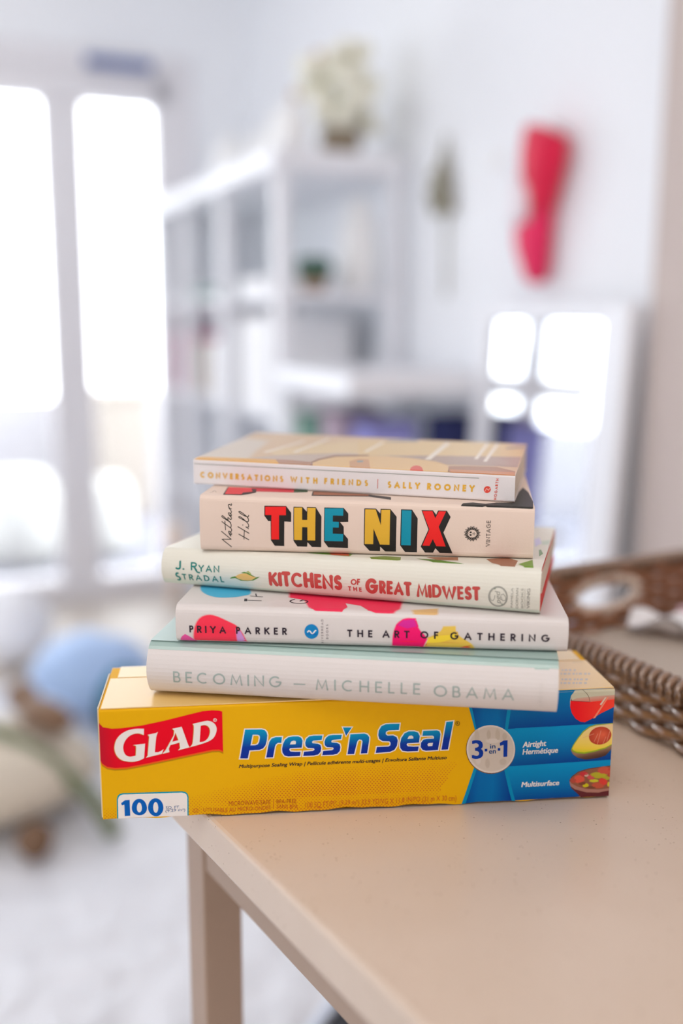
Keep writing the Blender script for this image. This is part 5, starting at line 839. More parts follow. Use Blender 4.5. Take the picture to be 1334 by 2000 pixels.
RB((-.016, 1.60+.008, .95), (.02, 1.60+.04, 1.15)).build('handle', mat('steel', (150, 150, 155), .3, metal=1), door, bevel=.004)

# outside
M_DECK = mat('bleached_deck', (110, 110, 120), .8, mottle=.1, mscale=8)
struct(RB((-6, -6, -.12), (-.12, 8, -.05)).build('deck', M_DECK))
fr = thing('garden_fence', 'low grey fence beyond the glass door', 'fence', R(-2.6, 1.0, -.05))
M_FENCE = mat('grey_fence', (158, 156, 160), .8, mottle=.1, mscale=10)
for b in range(-3, 6):
    RB((-2.66, b-.05, -.05), (-2.56, b+.05, .66)).build('post', M_FENCE, fr)
RB((-2.545, -3.2, -.05), (-2.535, 5.2, .62)).build('board', M_FENCE, fr)
for z in (.05, .22, .39, .54):
    RB((-2.56, -3.2, z), (-2.53, 5.2, z+.12)).build('rail', M_FENCE, fr)
M_PALE = mat('pale_outdoor_cushion', (190, 190, 186), .9, bump=.2, bscale=60)
M_TAN = mat('tan_planter', (150, 142, 134), .8, mottle=.1, mscale=20)
def pouf(a, b, r, h, label):
    m = MB(); m.lathe([(r*.7, 0), (r*.96, h*.12), (r, h*.4), (r*.97, h*.75), (r*.75, h*.97), (.02, h)], R(a, b, -.05), 28)
    tag(m.build('garden_pouf', M_PALE, smooth=True), label, 'pouf', 'garden seats outside')
pouf(-1.0, .90, .20, .46, 'white rounded garden seat outside the wider glass pane, left of the door post')
pouf(-1.05, .47, .15, .40, 'white rounded garden seat outside the narrow pane right of the door post')
tp = thing('planter', 'tall tan planter box standing by the fence outside', 'planter', R(-2.1, .13, -.05))
m = MB(); RB((-2.3, .0, -.05), (-1.95, .30, .70), m); m.build('box', M_TAN, tp, bevel=.01)
m = MB(); RB((-2.32, -.02, .70), (-1.93, .32, .74), m); m.build('lip', M_TAN, tp, bevel=.005)

# slate blue rolled blind above the narrow pane
rb = thing('roller_blind', 'slate blue rolled blind mounted over the narrow door pane', 'blind', R(.03, .53, 2.13))
m = MB(); m.tube([R(.045, .405, 2.125), R(.045, .665, 2.125)], .02, 16); m.build('roll', mat('slate_blue_cloth', (96, 116, 168), .8), rb, smooth=False)
for b in (.40, .665):
    RB((.0, b, 2.105), (.06, b+.008, 2.15)).build('bracket', M_WHITE, rb)

# shaggy rug
def rug():
    m = MB(); a0, a1, b0, b1 = .95, 4.2, .50, 3.4; na, nb = 150, 130; rnd = random.Random(4)
    zz = [[.012+.016*rnd.random() if 0 < i < na and 0 < j < nb else .001 for j in range(nb+1)] for i in range(na+1)]
    for i in range(na):
        for j in range(nb):
            P = lambda i, j: R(a0+(a1-a0)*i/na, b0+(b1-b0)*j/nb, zz[i][j])
            m.face([P(i, j), P(i, j+1), P(i+1, j+1), P(i+1, j)])
    return m
tag(rug().build('shag_rug', mat('white_shag', (228, 229, 234), .95, mottle=.10, mscale=14, bump=.5, bscale=120), smooth=True), 'large white shaggy rug on the floor under the table', 'rug')

# ------------------------------------------------------------------ white shelving along the long wall
M_SHELF = mat('white_shelf', (238, 239, 244), .5)
sh = thing('shelving_unit', 'tall open white shelving unit between the glass door and the desk', 'shelf', R(.75, .22, 0))
for a in (.03, .42, .90, 1.43):
    RB((a, .37, .0), (a+.04, .41, 1.56)).build('upright', M_SHELF, sh, bevel=.003)
for a in (.03, 1.43):
    RB((a, .02, .0), (a+.04, .06, 1.56)).build('upright', M_SHELF, sh, bevel=.003)
RB((.015, .015, 1.56), (1.485, .425, 1.615)).build('top_board', M_SHELF, sh, bevel=.004)
for z in (.10, .48, .86, 1.21):
    RB((.031, .03, z), (1.469, .368, z+.025)).build('shelf_board', M_SHELF, sh, bevel=.002)
M_CER = mat('white_ceramic', (240, 240, 240), .3)
def jar(a, b, z, r, h, label, m_=M_CER, name='jar', grp='white jars on the shelving unit'):
    m = MB(); m.lathe([(r*.7, 0), (r*.95, h*.1), (r, h*.4), (r*.85, h*.75), (r*.5, h*.9), (r*.55, h)], R(a, b, z), 24)
    return tag(m.build(name, m_, smooth=True), label, 'jar', grp)
jar(.62, .27, 1.615, .065, .17, 'white jar on the shelf top, nearest the glass door')
jar(.95, .27, 1.615, .055, .13, 'white jar on the shelf top, middle one of the row')
jar(1.22, .30, 1.615, .05, .15, 'white jar on the shelf top, next after the middle one')
jar(1.44, .35, 1.615, .042, .13, 'white jar at the near front corner of the shelf top')
jar(1.38, .12, 1.235, .06, .27, 'tall white jar one shelf below the flowers')
fl = thing('flower_vase', 'vase of creamy flowers in a dark pot on the shelf top', 'vase', R(1.40, .19, 1.615))
m = MB(); m.lathe([(.045, 0), (.06, .02), (.062, .05), (.05, .075)], R(1.40, .19, 1.615), 20); m.build('pot', mat('olive_brown_pot', (150, 136, 116), .5), fl, smooth=True)
m = MB(); rnd = random.Random(5)
for i in range(46):
    an, rr = rnd.random()*6.28, .105*math.sqrt(rnd.random())
    m.blob(R(1.40+rr*math.cos(an), .19+rr*math.sin(an), 1.70+rnd.random()*.20), .030, .030, .028, n=8)
m.build('blooms', mat('cream_petals', (240, 238, 222), .8), fl, smooth=True)
m = MB()
for i in range(14):
    an = i*.9; m.tube([R(1.40, .19, 1.68), R(1.40+.05*math.cos(an), .19+.05*math.sin(an), 1.78)], .003, 5)
m.build('stems', mat('leaf_green', (86, 118, 66), .7), fl)
su = thing('potted_succulent', 'small dark green succulent in a brown pot on the shelving end', 'plant', R(1.40, .27, 1.235))
m = MB(); m.lathe([(.03, 0), (.042, .035), (.045, .04)], R(1.40, .27, 1.235), 16); m.build('pot', mat('terracotta', (170, 140, 118), .7), su, smooth=True)
m = MB(); rnd = random.Random(2)
for i in range(16):
    an = i*2.4; m.blob(R(1.40+.036*math.cos(an), .27+.036*math.sin(an), 1.288+.014*(i % 3)), .026, .014, .020, rot=an, n=8)
m.build('leaves', mat('dark_leaf', (44, 92, 72), .5), su, smooth=True)
def sbox(a0, a1, b0, b1, z, h, m_, name, label, cat, grp=None):
    return tag(RB((a0, b0, z), (a1, b1, z+h)).build(name, m_, bevel=.004), label, cat, grp)
sbox(.17, .20, .16, .36, .885, .22, mat('rose_cover', (222, 120, 160), .6), 'picture_book', 'pink book standing on the middle shelf', 'book')
sbox(.22, .40, .14, .36, .885, .19, mat('cream_card', (240, 228, 216), .7), 'storage_box', 'cream box beside the pink book', 'box', 'boxes on the shelving')
sbox(.62, .90, .10, .36, .885, .20, mat('white_card', (244, 244, 246), .7), 'storage_box', 'white box on the middle shelf right of the cream box', 'box', 'boxes on the shelving')
sbox(.95, 1.25, .08, .36, .885, .28, mat('white_card', (244, 244, 246), .7), 'storage_box', 'tall white box on the middle shelf near the desk', 'box', 'boxes on the shelving')
sbox(.30, .62, .10, .36, 1.235, .035, mat('sage_cover', (150, 176, 170), .6), 'magazine_pile', 'sage green magazine lying on the upper shelf', 'magazine')
sbox(.96, 1.22, .12, .36, 1.235, .05, mat('white_card', (244, 244, 246), .7), 'storage_box', 'flat white box on the upper shelf', 'box', 'boxes on the shelving')
# low white desk shelf with dark bins
dk = thing('desk', 'low white desk with bins underneath, beside the leaning mirror', 'desk', R(1.75, .22, 0))
RB((1.50, .02, .975), (1.985, .42, 1.03)).build('desk_top', M_SHELF, dk, bevel=.004)
RB((1.50, .02, .60), (1.985, .40, .625)).build('under_shelf', M_SHELF, dk, bevel=.003)
for a, b in ((1.505, .375), (1.505, .025), (1.945, .025)):
    RB((a, b, 0), (a+.035, b+.035, .975)).build('leg', M_SHELF, dk, bevel=.002)
def bin_(a0, a1, b0, b1, h, col, label):
    t_ = thing('fabric_bin', label, 'bin', R((a0+a1)/2, (b0+b1)/2, .626), 'fabric bins under the desk')
    m = MB(); RB((a0, b0, .626), (a1, b1, .626+h), m); m.build('body', mat('bin_%s_%s_%s' % col, col, .9, bump=.2, bscale=80), t_, bevel=.012)
    m = MB(); RB((a0-.004, b0-.004, .626+h), (a1+.004, b1+.004, .626+h+.012), m); m.build('rim', mat('rim_%s_%s_%s' % col, tuple(int(v*.9) for v in col), .9), t_, bevel=.003)
bin_(1.55, 1.66, .27, .385, .27, (112, 150, 136), 'muted green fabric bin under the desk, next to the shelving')
bin_(1.69, 1.81, .24, .37, .29, (176, 158, 172), 'mauve fabric bin under the desk, right of the green one')
bin_(1.83, 1.925, .20, .34, .27, (150, 150, 214), 'lavender fabric bin in the middle under the desk')
bin_(1.93, 1.975, .065, .185, .29, (36, 44, 92), 'navy fabric bin under the desk, nearest the mirror')

# wall things
M_GOLD = mat('brass', (206, 160, 110), .35, metal=.6)
for (a, z, lab) in ((.772, 2.03, 'small gold disc on the white wall, upper one of two'), (.564, 1.95, 'small gold disc on the white wall, lower one of two')):
    m = MB(); m.tube([R(a, .001, z), R(a, .012, z)], .03, 20); tag(m.build('wall_disc', M_GOLD), lab, 'ornament', 'gold discs on the wall')
m = MB(); m.tube([R(1.93, .001, 1.545), R(1.93, .010, 1.545)], .022, 16); tag(m.build('wall_hook', M_CER), 'round white hook on the wall left of the red cloth', 'hook')
br_ = MB(); rnd = random.Random(9)
for i in range(12):
    a = 1.71; p0 = R(a, .02, 1.62); p1 = R(a+rnd.uniform(-.05, .05), .03, 1.50+rnd.uniform(-.06, .05)); br_.tube([p0, p1], .004, 5)
    br_.blob(p1, .018, .008, .02, n=8)
br_.tube([R(1.71, .02, 1.64), R(1.73, .02, 1.22)], .005, 6)
tag(br_.build('dried_branch', mat('dried_olive', (150, 146, 128), .9)), 'dried grey green branch hanging on the white wall', 'branch')

# crimson cloth hanging on the wall, with a white cuff
sc_ = thing('hanging_cloth', 'long crimson cloth with a white band hanging on the white wall', 'cloth', R(2.17, .05, 1.24))
def slab(outline, b0, b1, m_, name, par):
    m = MB(); n = len(outline); ca = sum(p[0] for p in outline)/n; cz = sum(p[1] for p in outline)/n
    def fn(a, z, d): return R(a, d, z)
    mid = (b0+b1)/2
    inn = [(ca+(a-ca)*.72, cz+(z-cz)*.9) for a, z in outline]
    loops = [(inn, b0), (outline, mid-.008), (outline, mid+.008), (inn, b1)]
    for (l0, d0), (l1, d1) in zip(loops, loops[1:]):
        for i in range(n): m.face([fn(*l0[i], d0), fn(*l0[(i+1) % n], d0), fn(*l1[(i+1) % n], d1), fn(*l1[i], d1)])
    for l, d in (loops[0], loops[-1]):
        for t_ in tessellate_polygon([[Vector((a, z, 0)) for a, z in l]]): m.face([fn(*l[i], d) for i in t_])
    return m.build(name, m_, par, smooth=True)
M_RED = mat('crimson_felt', (222, 8, 66), .85, mottle=.12, mscale=18, sheen=.3)
slab([(2.15, 1.592), (2.20, 1.575), (2.268, 1.545), (2.262, 1.50), (2.24, 1.45), (2.218, 1.40), (2.195, 1.385), (2.178, 1.44), (2.135, 1.475), (2.128, 1.53)], .012, .075, M_RED, 'upper_part', sc_)
slab([(2.178, 1.46), (2.215, 1.41), (2.207, 1.36), (2.203, 1.30), (2.197, 1.243), (2.165, 1.24), (2.125, 1.29), (2.096, 1.33), (2.094, 1.372), (2.15, 1.385), (2.172, 1.40)], .010, .060, mat('rose_felt', (232, 30, 92), .85, mottle=.12, mscale=18, sheen=.3), 'lower_part', sc_)
slab([(2.126, 1.482), (2.165, 1.462), (2.185, 1.425), (2.168, 1.378), (2.112, 1.376), (2.128, 1.42)], .040, .082, mat('white_fleece', (238, 226, 232), .95), 'band', sc_)
m = MB(); m.tube([R(2.19, 0, 1.585), R(2.19, .03, 1.585)], .006, 8); m.build('peg', M_WHITE, sc_)

# leaning mirror
mi = thing('leaning_mirror', 'white framed mirror leaning against the wall, reflecting the bright door', 'mirror', R(2.27, .15, 0))
MA0, MA1, MT, MBASE, MTOPB = 1.995, 2.553, 1.19, .10, .045
def MP(a, t, d): # a along the wall, t up the glass 0..1, d out of the glass
    ang = math.atan2(MBASE-MTOPB, MT); return R(a, MBASE+(MTOPB-MBASE)*t+d*math.cos(ang), .002+MT*t+d*math.sin(ang))
def mbox(a0, a1, t0, t1, d0, d1, name, m_):
    m = MB(); m.box((a0, t0, d0), (a1, t1, d1), T=MP); return m.build(name, m_, mi, bevel=.004)
mbox(MA0, MA0+.05, 0, 1, -.0, .03, 'frame_side', M_SHELF); mbox(MA1-.085, MA1, 0, 1, -.0, .03, 'frame_side', M_SHELF)
mbox(MA0+.05, MA1-.085, 1-.03, 1, -.0, .03, 'frame_top', M_SHELF); mbox(MA0+.05, MA1-.085, 0, .05, -.0, .03, 'frame_bottom', M_SHELF)
mbox(MA0+.05, MA1-.085, .05, 1-.03, .002, .014, 'mirror_glass', mat('silvered_glass', (235, 238, 242), .03, metal=1))

# things on the floor by the door
M_LINEN = mat('beige_linen', (206, 194, 176), .95, bump=.3, bscale=60, mottle=.08, mscale=20)
def blobthing(name, label, cat, m_, *blobs, group=None):
    m = MB()
    for i, (a, b, z, ra, rb_, rz, rot) in enumerate(blobs): m.blob(R(a, b, z), ra, rb_, rz, rot=rot+ROOM_ANG, n=22, lump=.07, seed=i+len(name))
    return tag(m.build(name, m_, smooth=True), label, cat, group)
blobthing('floor_cushion', 'large beige floor cushion left of the yellow carton', 'cushion', M_LINEN, (1.80, 1.27, .115, .27, .25, .085, .2))
blobthing('plush_toy', 'brown plush toy lying on the beige cushion', 'toy', mat('brown_plush', (128, 98, 74), .95, sheen=.4), (1.78, 1.125, .22, .10, .042, .04, .5), (1.68, 1.16, .235, .045, .04, .038, 0))
blobthing('ball', 'small brown ball on the rug before the beige cushion', 'ball', mat('brown_ball', (120, 92, 70), .9), (2.10, 1.19, .069, .04, .04, .04, 0))
m = MB(); m.tube([R(1.70, 1.33, .215), R(1.81, 1.23, .205), R(1.93, 1.13, .17), R(2.03, 1.06, .11), R(2.10, 1.02, .045)], .022, 8, ry=.012)
tag(m.build('strap', mat('olive_webbing', (112, 120, 92), .9)), 'olive green strap lying across the beige cushion', 'strap')
blobthing('tote_bag', 'white cloth bag slumped on the floor before the door', 'bag', mat('white_cotton', (236, 236, 240), .9), (.72, 1.10, .13, .15, .14, .125, 0))
blobthing('blanket', 'crumpled light blue blanket on the floor left of the carton', 'blanket', mat('light_blue_fleece', (168, 194, 232), .95, sheen=.3), (1.31, .93, .145, .20, .17, .11, .3))
blobthing('teal_pillow', 'small teal pillow half hidden behind the left end of the carton', 'pillow', mat('teal_cloth', (20, 106, 136), .9), (1.64, .905, .152, .075, .07, .11, 0))
m = MB(); m.blob(R(.17, .40, .28), .05, .05, .05, n=16); m.lathe([(.035, 0), (.02, .02), (.012, .24)], R(.17, .40, 0), 16)
tag(m.build('globe_lamp', mat('peach_globe', (250, 226, 206), .4), smooth=True), 'small peach globe on a stand by the door', 'lamp')
c0 = R(3.021, .910); cu = (R(3.052, .947)-c0).normalized(); cv = Vector((-cu.y, cu.x, 0))
def CP(u, v, z): return c0+cu*u+cv*v+Vector((0, 0, z))
ob_ = thing('storage_crate', 'dark crate with a pale blue rim on the floor under the table', 'crate', CP(.1, .13, .03))
m = MB(); m.box((-.04, .003, .03), (.24, .26, .225), T=CP); m.build('body', mat('black_plastic', (34, 34, 42), .5), ob_, bevel=.004)
m = MB(); m.box((-.04, .018, .2255), (.24, .245, .236), T=CP); m.build('lid', mat('black_plastic', (34, 34, 42), .5), ob_, bevel=.003)
m = MB(); m.box((-.04, .0, .2255), (.24, .0178, .24), T=CP); m.build('rim', mat('pale_blue_plastic', (214, 224, 240), .5), ob_, bevel=.003)

# ------------------------------------------------------------------ table
E1 = Vector((-.538, .843, 0)).normalized(); E2 = Vector((E1.y, -E1.x, 0)); TR = Vector((-.0776, .5502, 0))
def TP(t, s, z): return TR+E1*t+E2*s+Vector((0, 0, z))
tb = thing('table', 'wooden table with a thick speckled stone top holding the carton and tray', 'table', TP(-.6, .4, 0))
m = MB(); m.box((-1.35, 0, TZ-.027), (.175, .95, TZ), T=lambda t, s, z: TP(t, s, z)); tt = m.build('stone_top', M_QUARTZ, tb, bevel=.0025)
tt['label'] = 'speckled beige stone top'
LEGW = .031
for t0 in (.1016, -1.25):
    for s0 in (.04, .88):
        m = MB(); m.box((t0, s0, .0285), (t0+.029, s0+LEGW, TZ-.0275), T=TP); m.build('leg', M_WOOD, tb, bevel=.0015)
for s0 in (.042, .889):
    m = MB(); m.box((-1.221, s0, .7625), (.1016, s0+.02, TZ-.0275), T=TP); m.build('apron', M_WOOD, tb, bevel=.001)
for t0 in (.104, -1.248):
    m = MB(); m.box((t0, .071, .7625), (t0+.02, .88, TZ-.0275), T=TP); m.build('apron', M_WOOD, tb, bevel=.001)

# ------------------------------------------------------------------ the stack
NAMES = ['box', 'becoming', 'art', 'kitchens', 'nix', 'conv']
def plane_z(k, x, y): return TZ+STACK['zs'][k]+STACK['gs'][k]*x+STACK['hs'][k]*(y-.57)
class Frame:
    def __init__(s, n, lo=.0002, hi=0.):
        s.k = NAMES.index(n); s.cx, s.yf, yaw, s.L, s.D = STACK['bk'][n]
        s.ex = Vector((math.cos(yaw), math.sin(yaw), 0)); s.ey = Vector((-s.ex.y, s.ex.x, 0)); s.lo, s.hi = lo, hi
        s.T = STACK['zs'][s.k+1]-STACK['zs'][s.k]
    def p(s, x, d, h):  # metres: along the front, into the depth, height 0..T
        q = Vector((s.cx, s.yf, 0))+s.ex*(x-s.L/2)+s.ey*d; w = h/s.T
        z0 = plane_z(s.k, q.x, q.y)+s.lo; z1 = plane_z(s.k+1, q.x, q.y)-s.hi
        q.z = z0+(z1-z0)*w; return q
WHITE = (217, 211, 209)
def cover_profile(T, r, bulge, n=10):
    """front outline (d, h) from the start of the top to the start of the bottom"""
    P = []
    for i in range(5):
        a = math.pi/2*i/4; P.append((r-r*math.sin(a), T-r+r*math.cos(a)))
    hs_ = [T-r-(T-2*r)*i/n for i in range(1, n)]
    P += [(0, h) for h in hs_]
    for i in range(5):
        a = math.pi/2*i/4; P.append((r-r*math.cos(a), r-r*math.sin(a)))
    return [(d-bulge_at(h, T, bulge), h) for d, h in P]
def bulge_at(h, T, bulge):
    w_ = 2*h/T-1; return bulge*(1-w_*w_)-bulge*.45
def build_cover(F, name, parent, base, mat_, r, bulge, thick, front, top, depth=None, back=None, x0=0., x1=None, lines=()):
    """one sheet or board wrapped round the book: back panel, spine, top panel; printed front and top"""
    T, L, D = F.T, (F.L if x1 is None else x1), (depth or F.D); mb = MB(); col = lin(base)
    P = [(D, T)]+[(D*(.75-.25*i), T) for i in range(2)]+cover_profile(T, r, bulge)+[(D*.5, 0), (D, 0)]
    c = (D*.5, T*.5)
    inn = []
    for (d, h) in P:
        hh = min(max(h, thick), T-thick); dd = max(d, -bulge_at(hh, T, bulge)+thick) if d < D*.4 else d
        inn.append((dd, hh))
    xs = [x0+(L-x0)*i/8 for i in range(9)]
    for i in range(len(P)-1):
        for j in range(8):
            mb.face([F.p(xs[j], *P[i]), F.p(xs[j+1], *P[i]), F.p(xs[j+1], *P[i+1]), F.p(xs[j], *P[i+1])], col)
        mb.face([F.p(x0, *inn[i]), F.p(L, *inn[i]), F.p(L, *inn[i+1]), F.p(x0, *inn[i+1])], col)
        for x in (x0, L): mb.face([F.p(x, *P[i]), F.p(x, *P[i+1]), F.p(x, *inn[i+1]), F.p(x, *inn[i])], col)
    for q in (0, len(P)-1): mb.face([F.p(x0, *P[q]), F.p(L, *P[q]), F.p(L, *inn[q]), F.p(x0, *inn[q])], col)
    def dfront(h):
        d = 0
        if h > T-r: u = min(1, (h-(T-r))/r); d = r-r*math.sqrt(max(0, 1-u*u))
        if h < r: u = min(1, (r-h)/r); d = r-r*math.sqrt(max(0, 1-u*u))
        return d-bulge_at(h, T, bulge)
    def ff(x, y, lift):
        h = min(max(y/1000, 0), T); return F.p(min(max(x/1000, x0), L), dfront(h)-lift*1.2, h)
    def tf(x, y, lift):
        d = y/1000; h = T; off = -bulge_at(T, T, bulge)
        dd = max(d, 0)
        if dd < r: h = T-r+math.sqrt(max(0, r*r-(r-dd)**2))
        return F.p(min(max(x/1000, x0), L), dd+off*max(0, 1-dd/.02), h)+Vector((0, -.3*lift, lift*1.4))
    rm, Tm = r*1000, T*1000
    yc = [rm*.3, rm*.65, rm]+[rm+(Tm-2*rm)*i/10 for i in range(1, 10)]+[Tm-rm, Tm-rm*.65, Tm-rm*.3] if bulge else [rm*.5, rm, Tm-rm, Tm-rm*.5]
    if front: Printer(mb, ff, col, ycuts=yc, clip=(x0*1000, L*1000, 0, Tm)).run(DECALS[front])
    if top: Printer(mb, tf, col, ycuts=[rm*.15, rm*.35, rm*.65, rm, 6, 20], clip=(x0*1000, L*1000, 0.0, D*1000)).run(DECALS[top])
    return mb.build(name, mat_, parent, colors=True)
def page_block(F, parent, m0, m1, db, d0, t, w0=0., name='page_block', m_=None, w1=None):
    T = F.T; mb = MB(); h0 = max(t, w0*T); h1 = T-t if w1 is None else w1*T
    mb.box((m0, d0, h0), (F.L-m1, F.D-db, h1), T=F.p); return mb.build(name, m_ or M_PAGES, parent)

# yellow carton at the bottom
F = Frame('box', lo=.0003, hi=.0014)
ct = thing('wrap_carton', 'long yellow and blue printed carton of plastic wrap under the books', 'carton', F.p(F.L/2, F.D/2, 0))
def carton():
    mb = MB(); T, L, D = F.T, F.L, F.D; y = lin((230, 174, 4)); r = .0016
    def wob(x): return .0005*(math.sin(x*140)+.7*math.sin(x*310+1)+.5*math.sin(x*47))
    def fx(x, h):   # slightly bowed front, ragged bottom edge
        hb = max(0, .0012+wob(x)); h2 = h+hb*max(0, 1-h/.008)
        return h2, -.0011*math.sin(math.pi*min(1, max(0, x/L)))*math.sin(math.pi*min(1, max(0, h/T)))
    def ff(x, yy, lift):
        X = min(max(x/1000, 0), L); h = min(max(yy/1000, 0), T); h2, d = fx(X, h)
        if h > T-r: u = (h-(T-r))/r; d += r-r*math.sqrt(max(0, 1-u*u))
        return F.p(X, d-lift*1.2, h2)
    xs = [L*i/60 for i in range(61)]; hs_ = [0, .004, .008]+[.008+(T-r-.008)*i/8 for i in range(1, 9)]+[T-r*.6, T-r*.25, T]
    mb.grid(lambda x, h: ff(x*1000, h*1000, 0), xs, hs_, y)
    ed = (L, D)
    wh = lin((226, 214, 196))
    mb.face([F.p(0, r, T), F.p(L, r, T), F.p(L, D, T), F.p(0, D, T)], y)
    mb.face([F.p(0, .002, .0005), F.p(L, .002, .0005), F.p(L, D, 0), F.p(0, D, 0)], y)
    mb.face([F.p(0, D, 0), F.p(L, D, 0), F.p(L, D, T), F.p(0, D, T)], y)
    for x in (0, L):
        mb.face([ff(x*1000, h*1000, 0) for h in hs_]+[F.p(x, D, T), F.p(x, D, 0)], y)
    pr = Printer(mb, ff, y, xcuts=[L*1000*i/15 for i in range(1, 15)], ycuts=[4, 8, 20, 36, 52, T*1000-r*1000, T*1000-r*400], clip=(0, L*1000, 0, T*1000))
    pr.run(DECALS['carton_front'])
    # dot screen
    a, b = DECALS['dots'][0], DECALS['dots'][1]; br = lin((206, 112, 28)); polys = []
    px, py = 2.06, 1.28; n = int((b[0]-a[0])/px)
    rows = 27
    for j in range(rows):
        yy = .6+j*py
        for i in range(n):
            x = 1.2+i*px+(px/2 if j % 2 else 0)
            if 11.5 < x < 50.5 and yy < 18: 
                continue
            edge = 213+max(0, 34-yy)*-.55+3
            if x > min(edge, 216): continue
            if x < 15: s_ = max(0, 1-yy/11)*.55
            else:
                top = 17+ (x-50)*.2 if x < 115 else 30+3*math.sin((x-115)/60)
                s_ = max(0, min(1, (top-yy)/14))*(.45+.55*max(0, 1-abs(x-135)/95))
            if s_ < .12: continue
            if (58 < x < 102 and .9 < yy < 9 and s_ > 0) or (x > 102 and x < 216 and 3 < yy < 10): s_ *= .45
            rr = .56*s_**.5
            polys.append([(x+rr*math.cos(k*math.pi/3), yy+rr*math.sin(k*math.pi/3)) for k in range(6)])
    pr.yc = (); pr.xc = (); pr.emit(polys, lambda q: br, 1)
    return mb.build('body', M_CARTON, ct, colors=True)
carton()
def lid():
    mb = MB(); T, L, D = F.T, F.L, F.D; y = lin((234, 192, 100)); e = .0007
    mb.box((.0012, .0008, T+.00002), (L-.0005, .050, T+e), T=F.p, col=y)
    def tf(x, yy, lift): return F.p(min(max(x/1000, .0012), L-.0005), min(max(yy/1000, .001), .0497), T+e)+Vector((0, 0, lift))
    Printer(mb, tf, y, clip=(1.2, L*1000-.5, 1, 49.7)).run(DECALS['carton_top'])
    return mb.build('lid', M_LID, ct, colors=True)
lid()
m = MB(); m.box((.0055, .0512, F.T+.00002), (F.L-.004, F.D-.0005, F.T+.0008), T=F.p, col=lin((232, 200, 120))); m.build('tuck_flap', M_LID, ct, colors=True)
m = MB(); m.box((-.0009, .0015, .002), (-.0001, F.D-.012, F.T+.0006), T=F.p, col=lin((222, 208, 180))); m.build('end_flap', M_CARTON, ct, colors=True)

# books, lowest first
F = Frame('becoming', lo=.0002)
bk = thing('hardcover_book', 'thick white hardcover with thin grey lettering, lowest book on the yellow carton', 'book', F.p(F.L/2, F.D/2, 0))
build_cover(F, 'dust_jacket', bk, WHITE, M_JACKET, .004, .0085, .0012, 'becoming', None)
# pale green front panel of the jacket
mb = MB(); gcol = lin((160, 186, 180))
Tt = F.T
for i in range(12):
    d0, d1 = (.0045+(F.D-.0045)*i/12), (.0045+(F.D-.0045)*(i+1)/12)
    mb.face([F.p(0, d0, Tt)+Vector((0, 0, .00006)), F.p(F.L, d0, Tt)+Vector((0, 0, .00006)), F.p(F.L, d1, Tt)+Vector((0, 0, .00006)), F.p(0, d1, Tt)+Vector((0, 0, .00006))], gcol)
cp = cover_profile(Tt, .004, .0085)
for i in range(4):
    for j in range(8):
        a0, a1 = F.L*j/8, F.L*(j+1)/8; up = Vector((0, -.00006, .00006))
        mb.face([F.p(a0, *cp[i])+up, F.p(a1, *cp[i])+up, F.p(a1, *cp[i+1])+up, F.p(a0, *cp[i+1])+up], gcol)
g_ = mb.build('front_panel', print_mat('green_gloss_jacket', .3, .5, .12), bk, colors=True); g_['label'] = 'pale grey green glossy front of the jacket'
page_block(F, bk, .004, .004, .004, .004, .0035)

F = Frame('art', lo=.0004)
bk = thing('hardcover_book', 'white book with pink and yellow watercolour blots, second from the bottom', 'book', F.p(F.L/2, F.D/2, 0))
build_cover(F, 'cover', bk, WHITE, M_JACKET, .0042, .0015, .0012, 'art', 'art_top')
page_block(F, bk, .003, .003, .003, .003, .0022)

F = Frame('kitchens', lo=.0004)
bk = thing('hardcover_book', 'pale green hardcover with red brush lettering and a red lining, third from the bottom', 'book', F.p(F.L/2, F.D/2, 0))
build_cover(F, 'dust_jacket', bk, (222, 220, 208), M_JACKET, .003, .0055, .0006, 'kitchens', 'kitchens_top')
M_REDCLOTH = mat('red_book_cloth', (214, 52, 44), .7, bump=.1)
def board(h0, h1, name):
    mb = MB(); mb.box((.0008, .006, h0), (F.L-.0001, F.D-.001, h1), T=F.p); return mb.build(name, M_REDCLOTH, bk)
board(F.T-.0028, F.T-.0007, 'front_board'); b2 = board(.0007, .0026, 'back_board')
page_block(F, bk, .004, -.0004, .003, .004, .0029, w0=.44)
e_ = page_block(F, bk, .004, .0003, .006, .002, .0027, name='lining', m_=M_REDCLOTH, w1=.43); e_['label'] = 'bright red lining'

F = Frame('nix', lo=.0003)
bk = thing('paperback_book', 'fat cream paperback with big red, yellow and blue block letters', 'book', F.p(F.L/2, F.D/2, 0))
build_cover(F, 'cover', bk, (226, 206, 192), M_PAPERBACK, .003, .0012, .0005, 'nix', 'nix_top')
page_block(F, bk, .0004, .0004, .0006, .002, .0006)

F = Frame('conv', lo=.0003); F.D = .130
bk = thing('paperback_book', 'slim white paperback with gold lettering and a tan cover, top of the stack', 'book', F.p(F.L/2, F.D/2, 0))
build_cover(F, 'cover', bk, (226, 221, 222), M_PAPERBACK, .0013, 0., .0005, 'conv', None)
def conv_top():
    mb = MB(); T, L, D = F.T, F.L, F.D; base = lin((214, 184, 146)); r = .0013
    def tf(x, yy, lift):
        d = min(max(yy/1000, .0004), D); h = T
        if d < r: h = T-r+math.sqrt(max(0, r*r-(r-d)**2))
        return F.p(min(max(x/1000, 0), L), d, h)+Vector((0, -.2*lift, lift+.00005))
    mb.grid(lambda x, d: tf(x*1000, d*1000, 0), [L*i/6 for i in range(7)], [.0004, .0008, r]+[r+(D-r)*i/8 for i in range(1, 9)], base)
    Printer(mb, tf, base, ycuts=[.8, 1.3], clip=(0, L*1000, .4, D*1000)).run(DECALS['conv_top'])
    o = mb.build('front_cover', print_mat('printed_tan_cover', .35, .25, .2), bk, colors=True); o['label'] = 'tan and brown printed front cover'
conv_top()
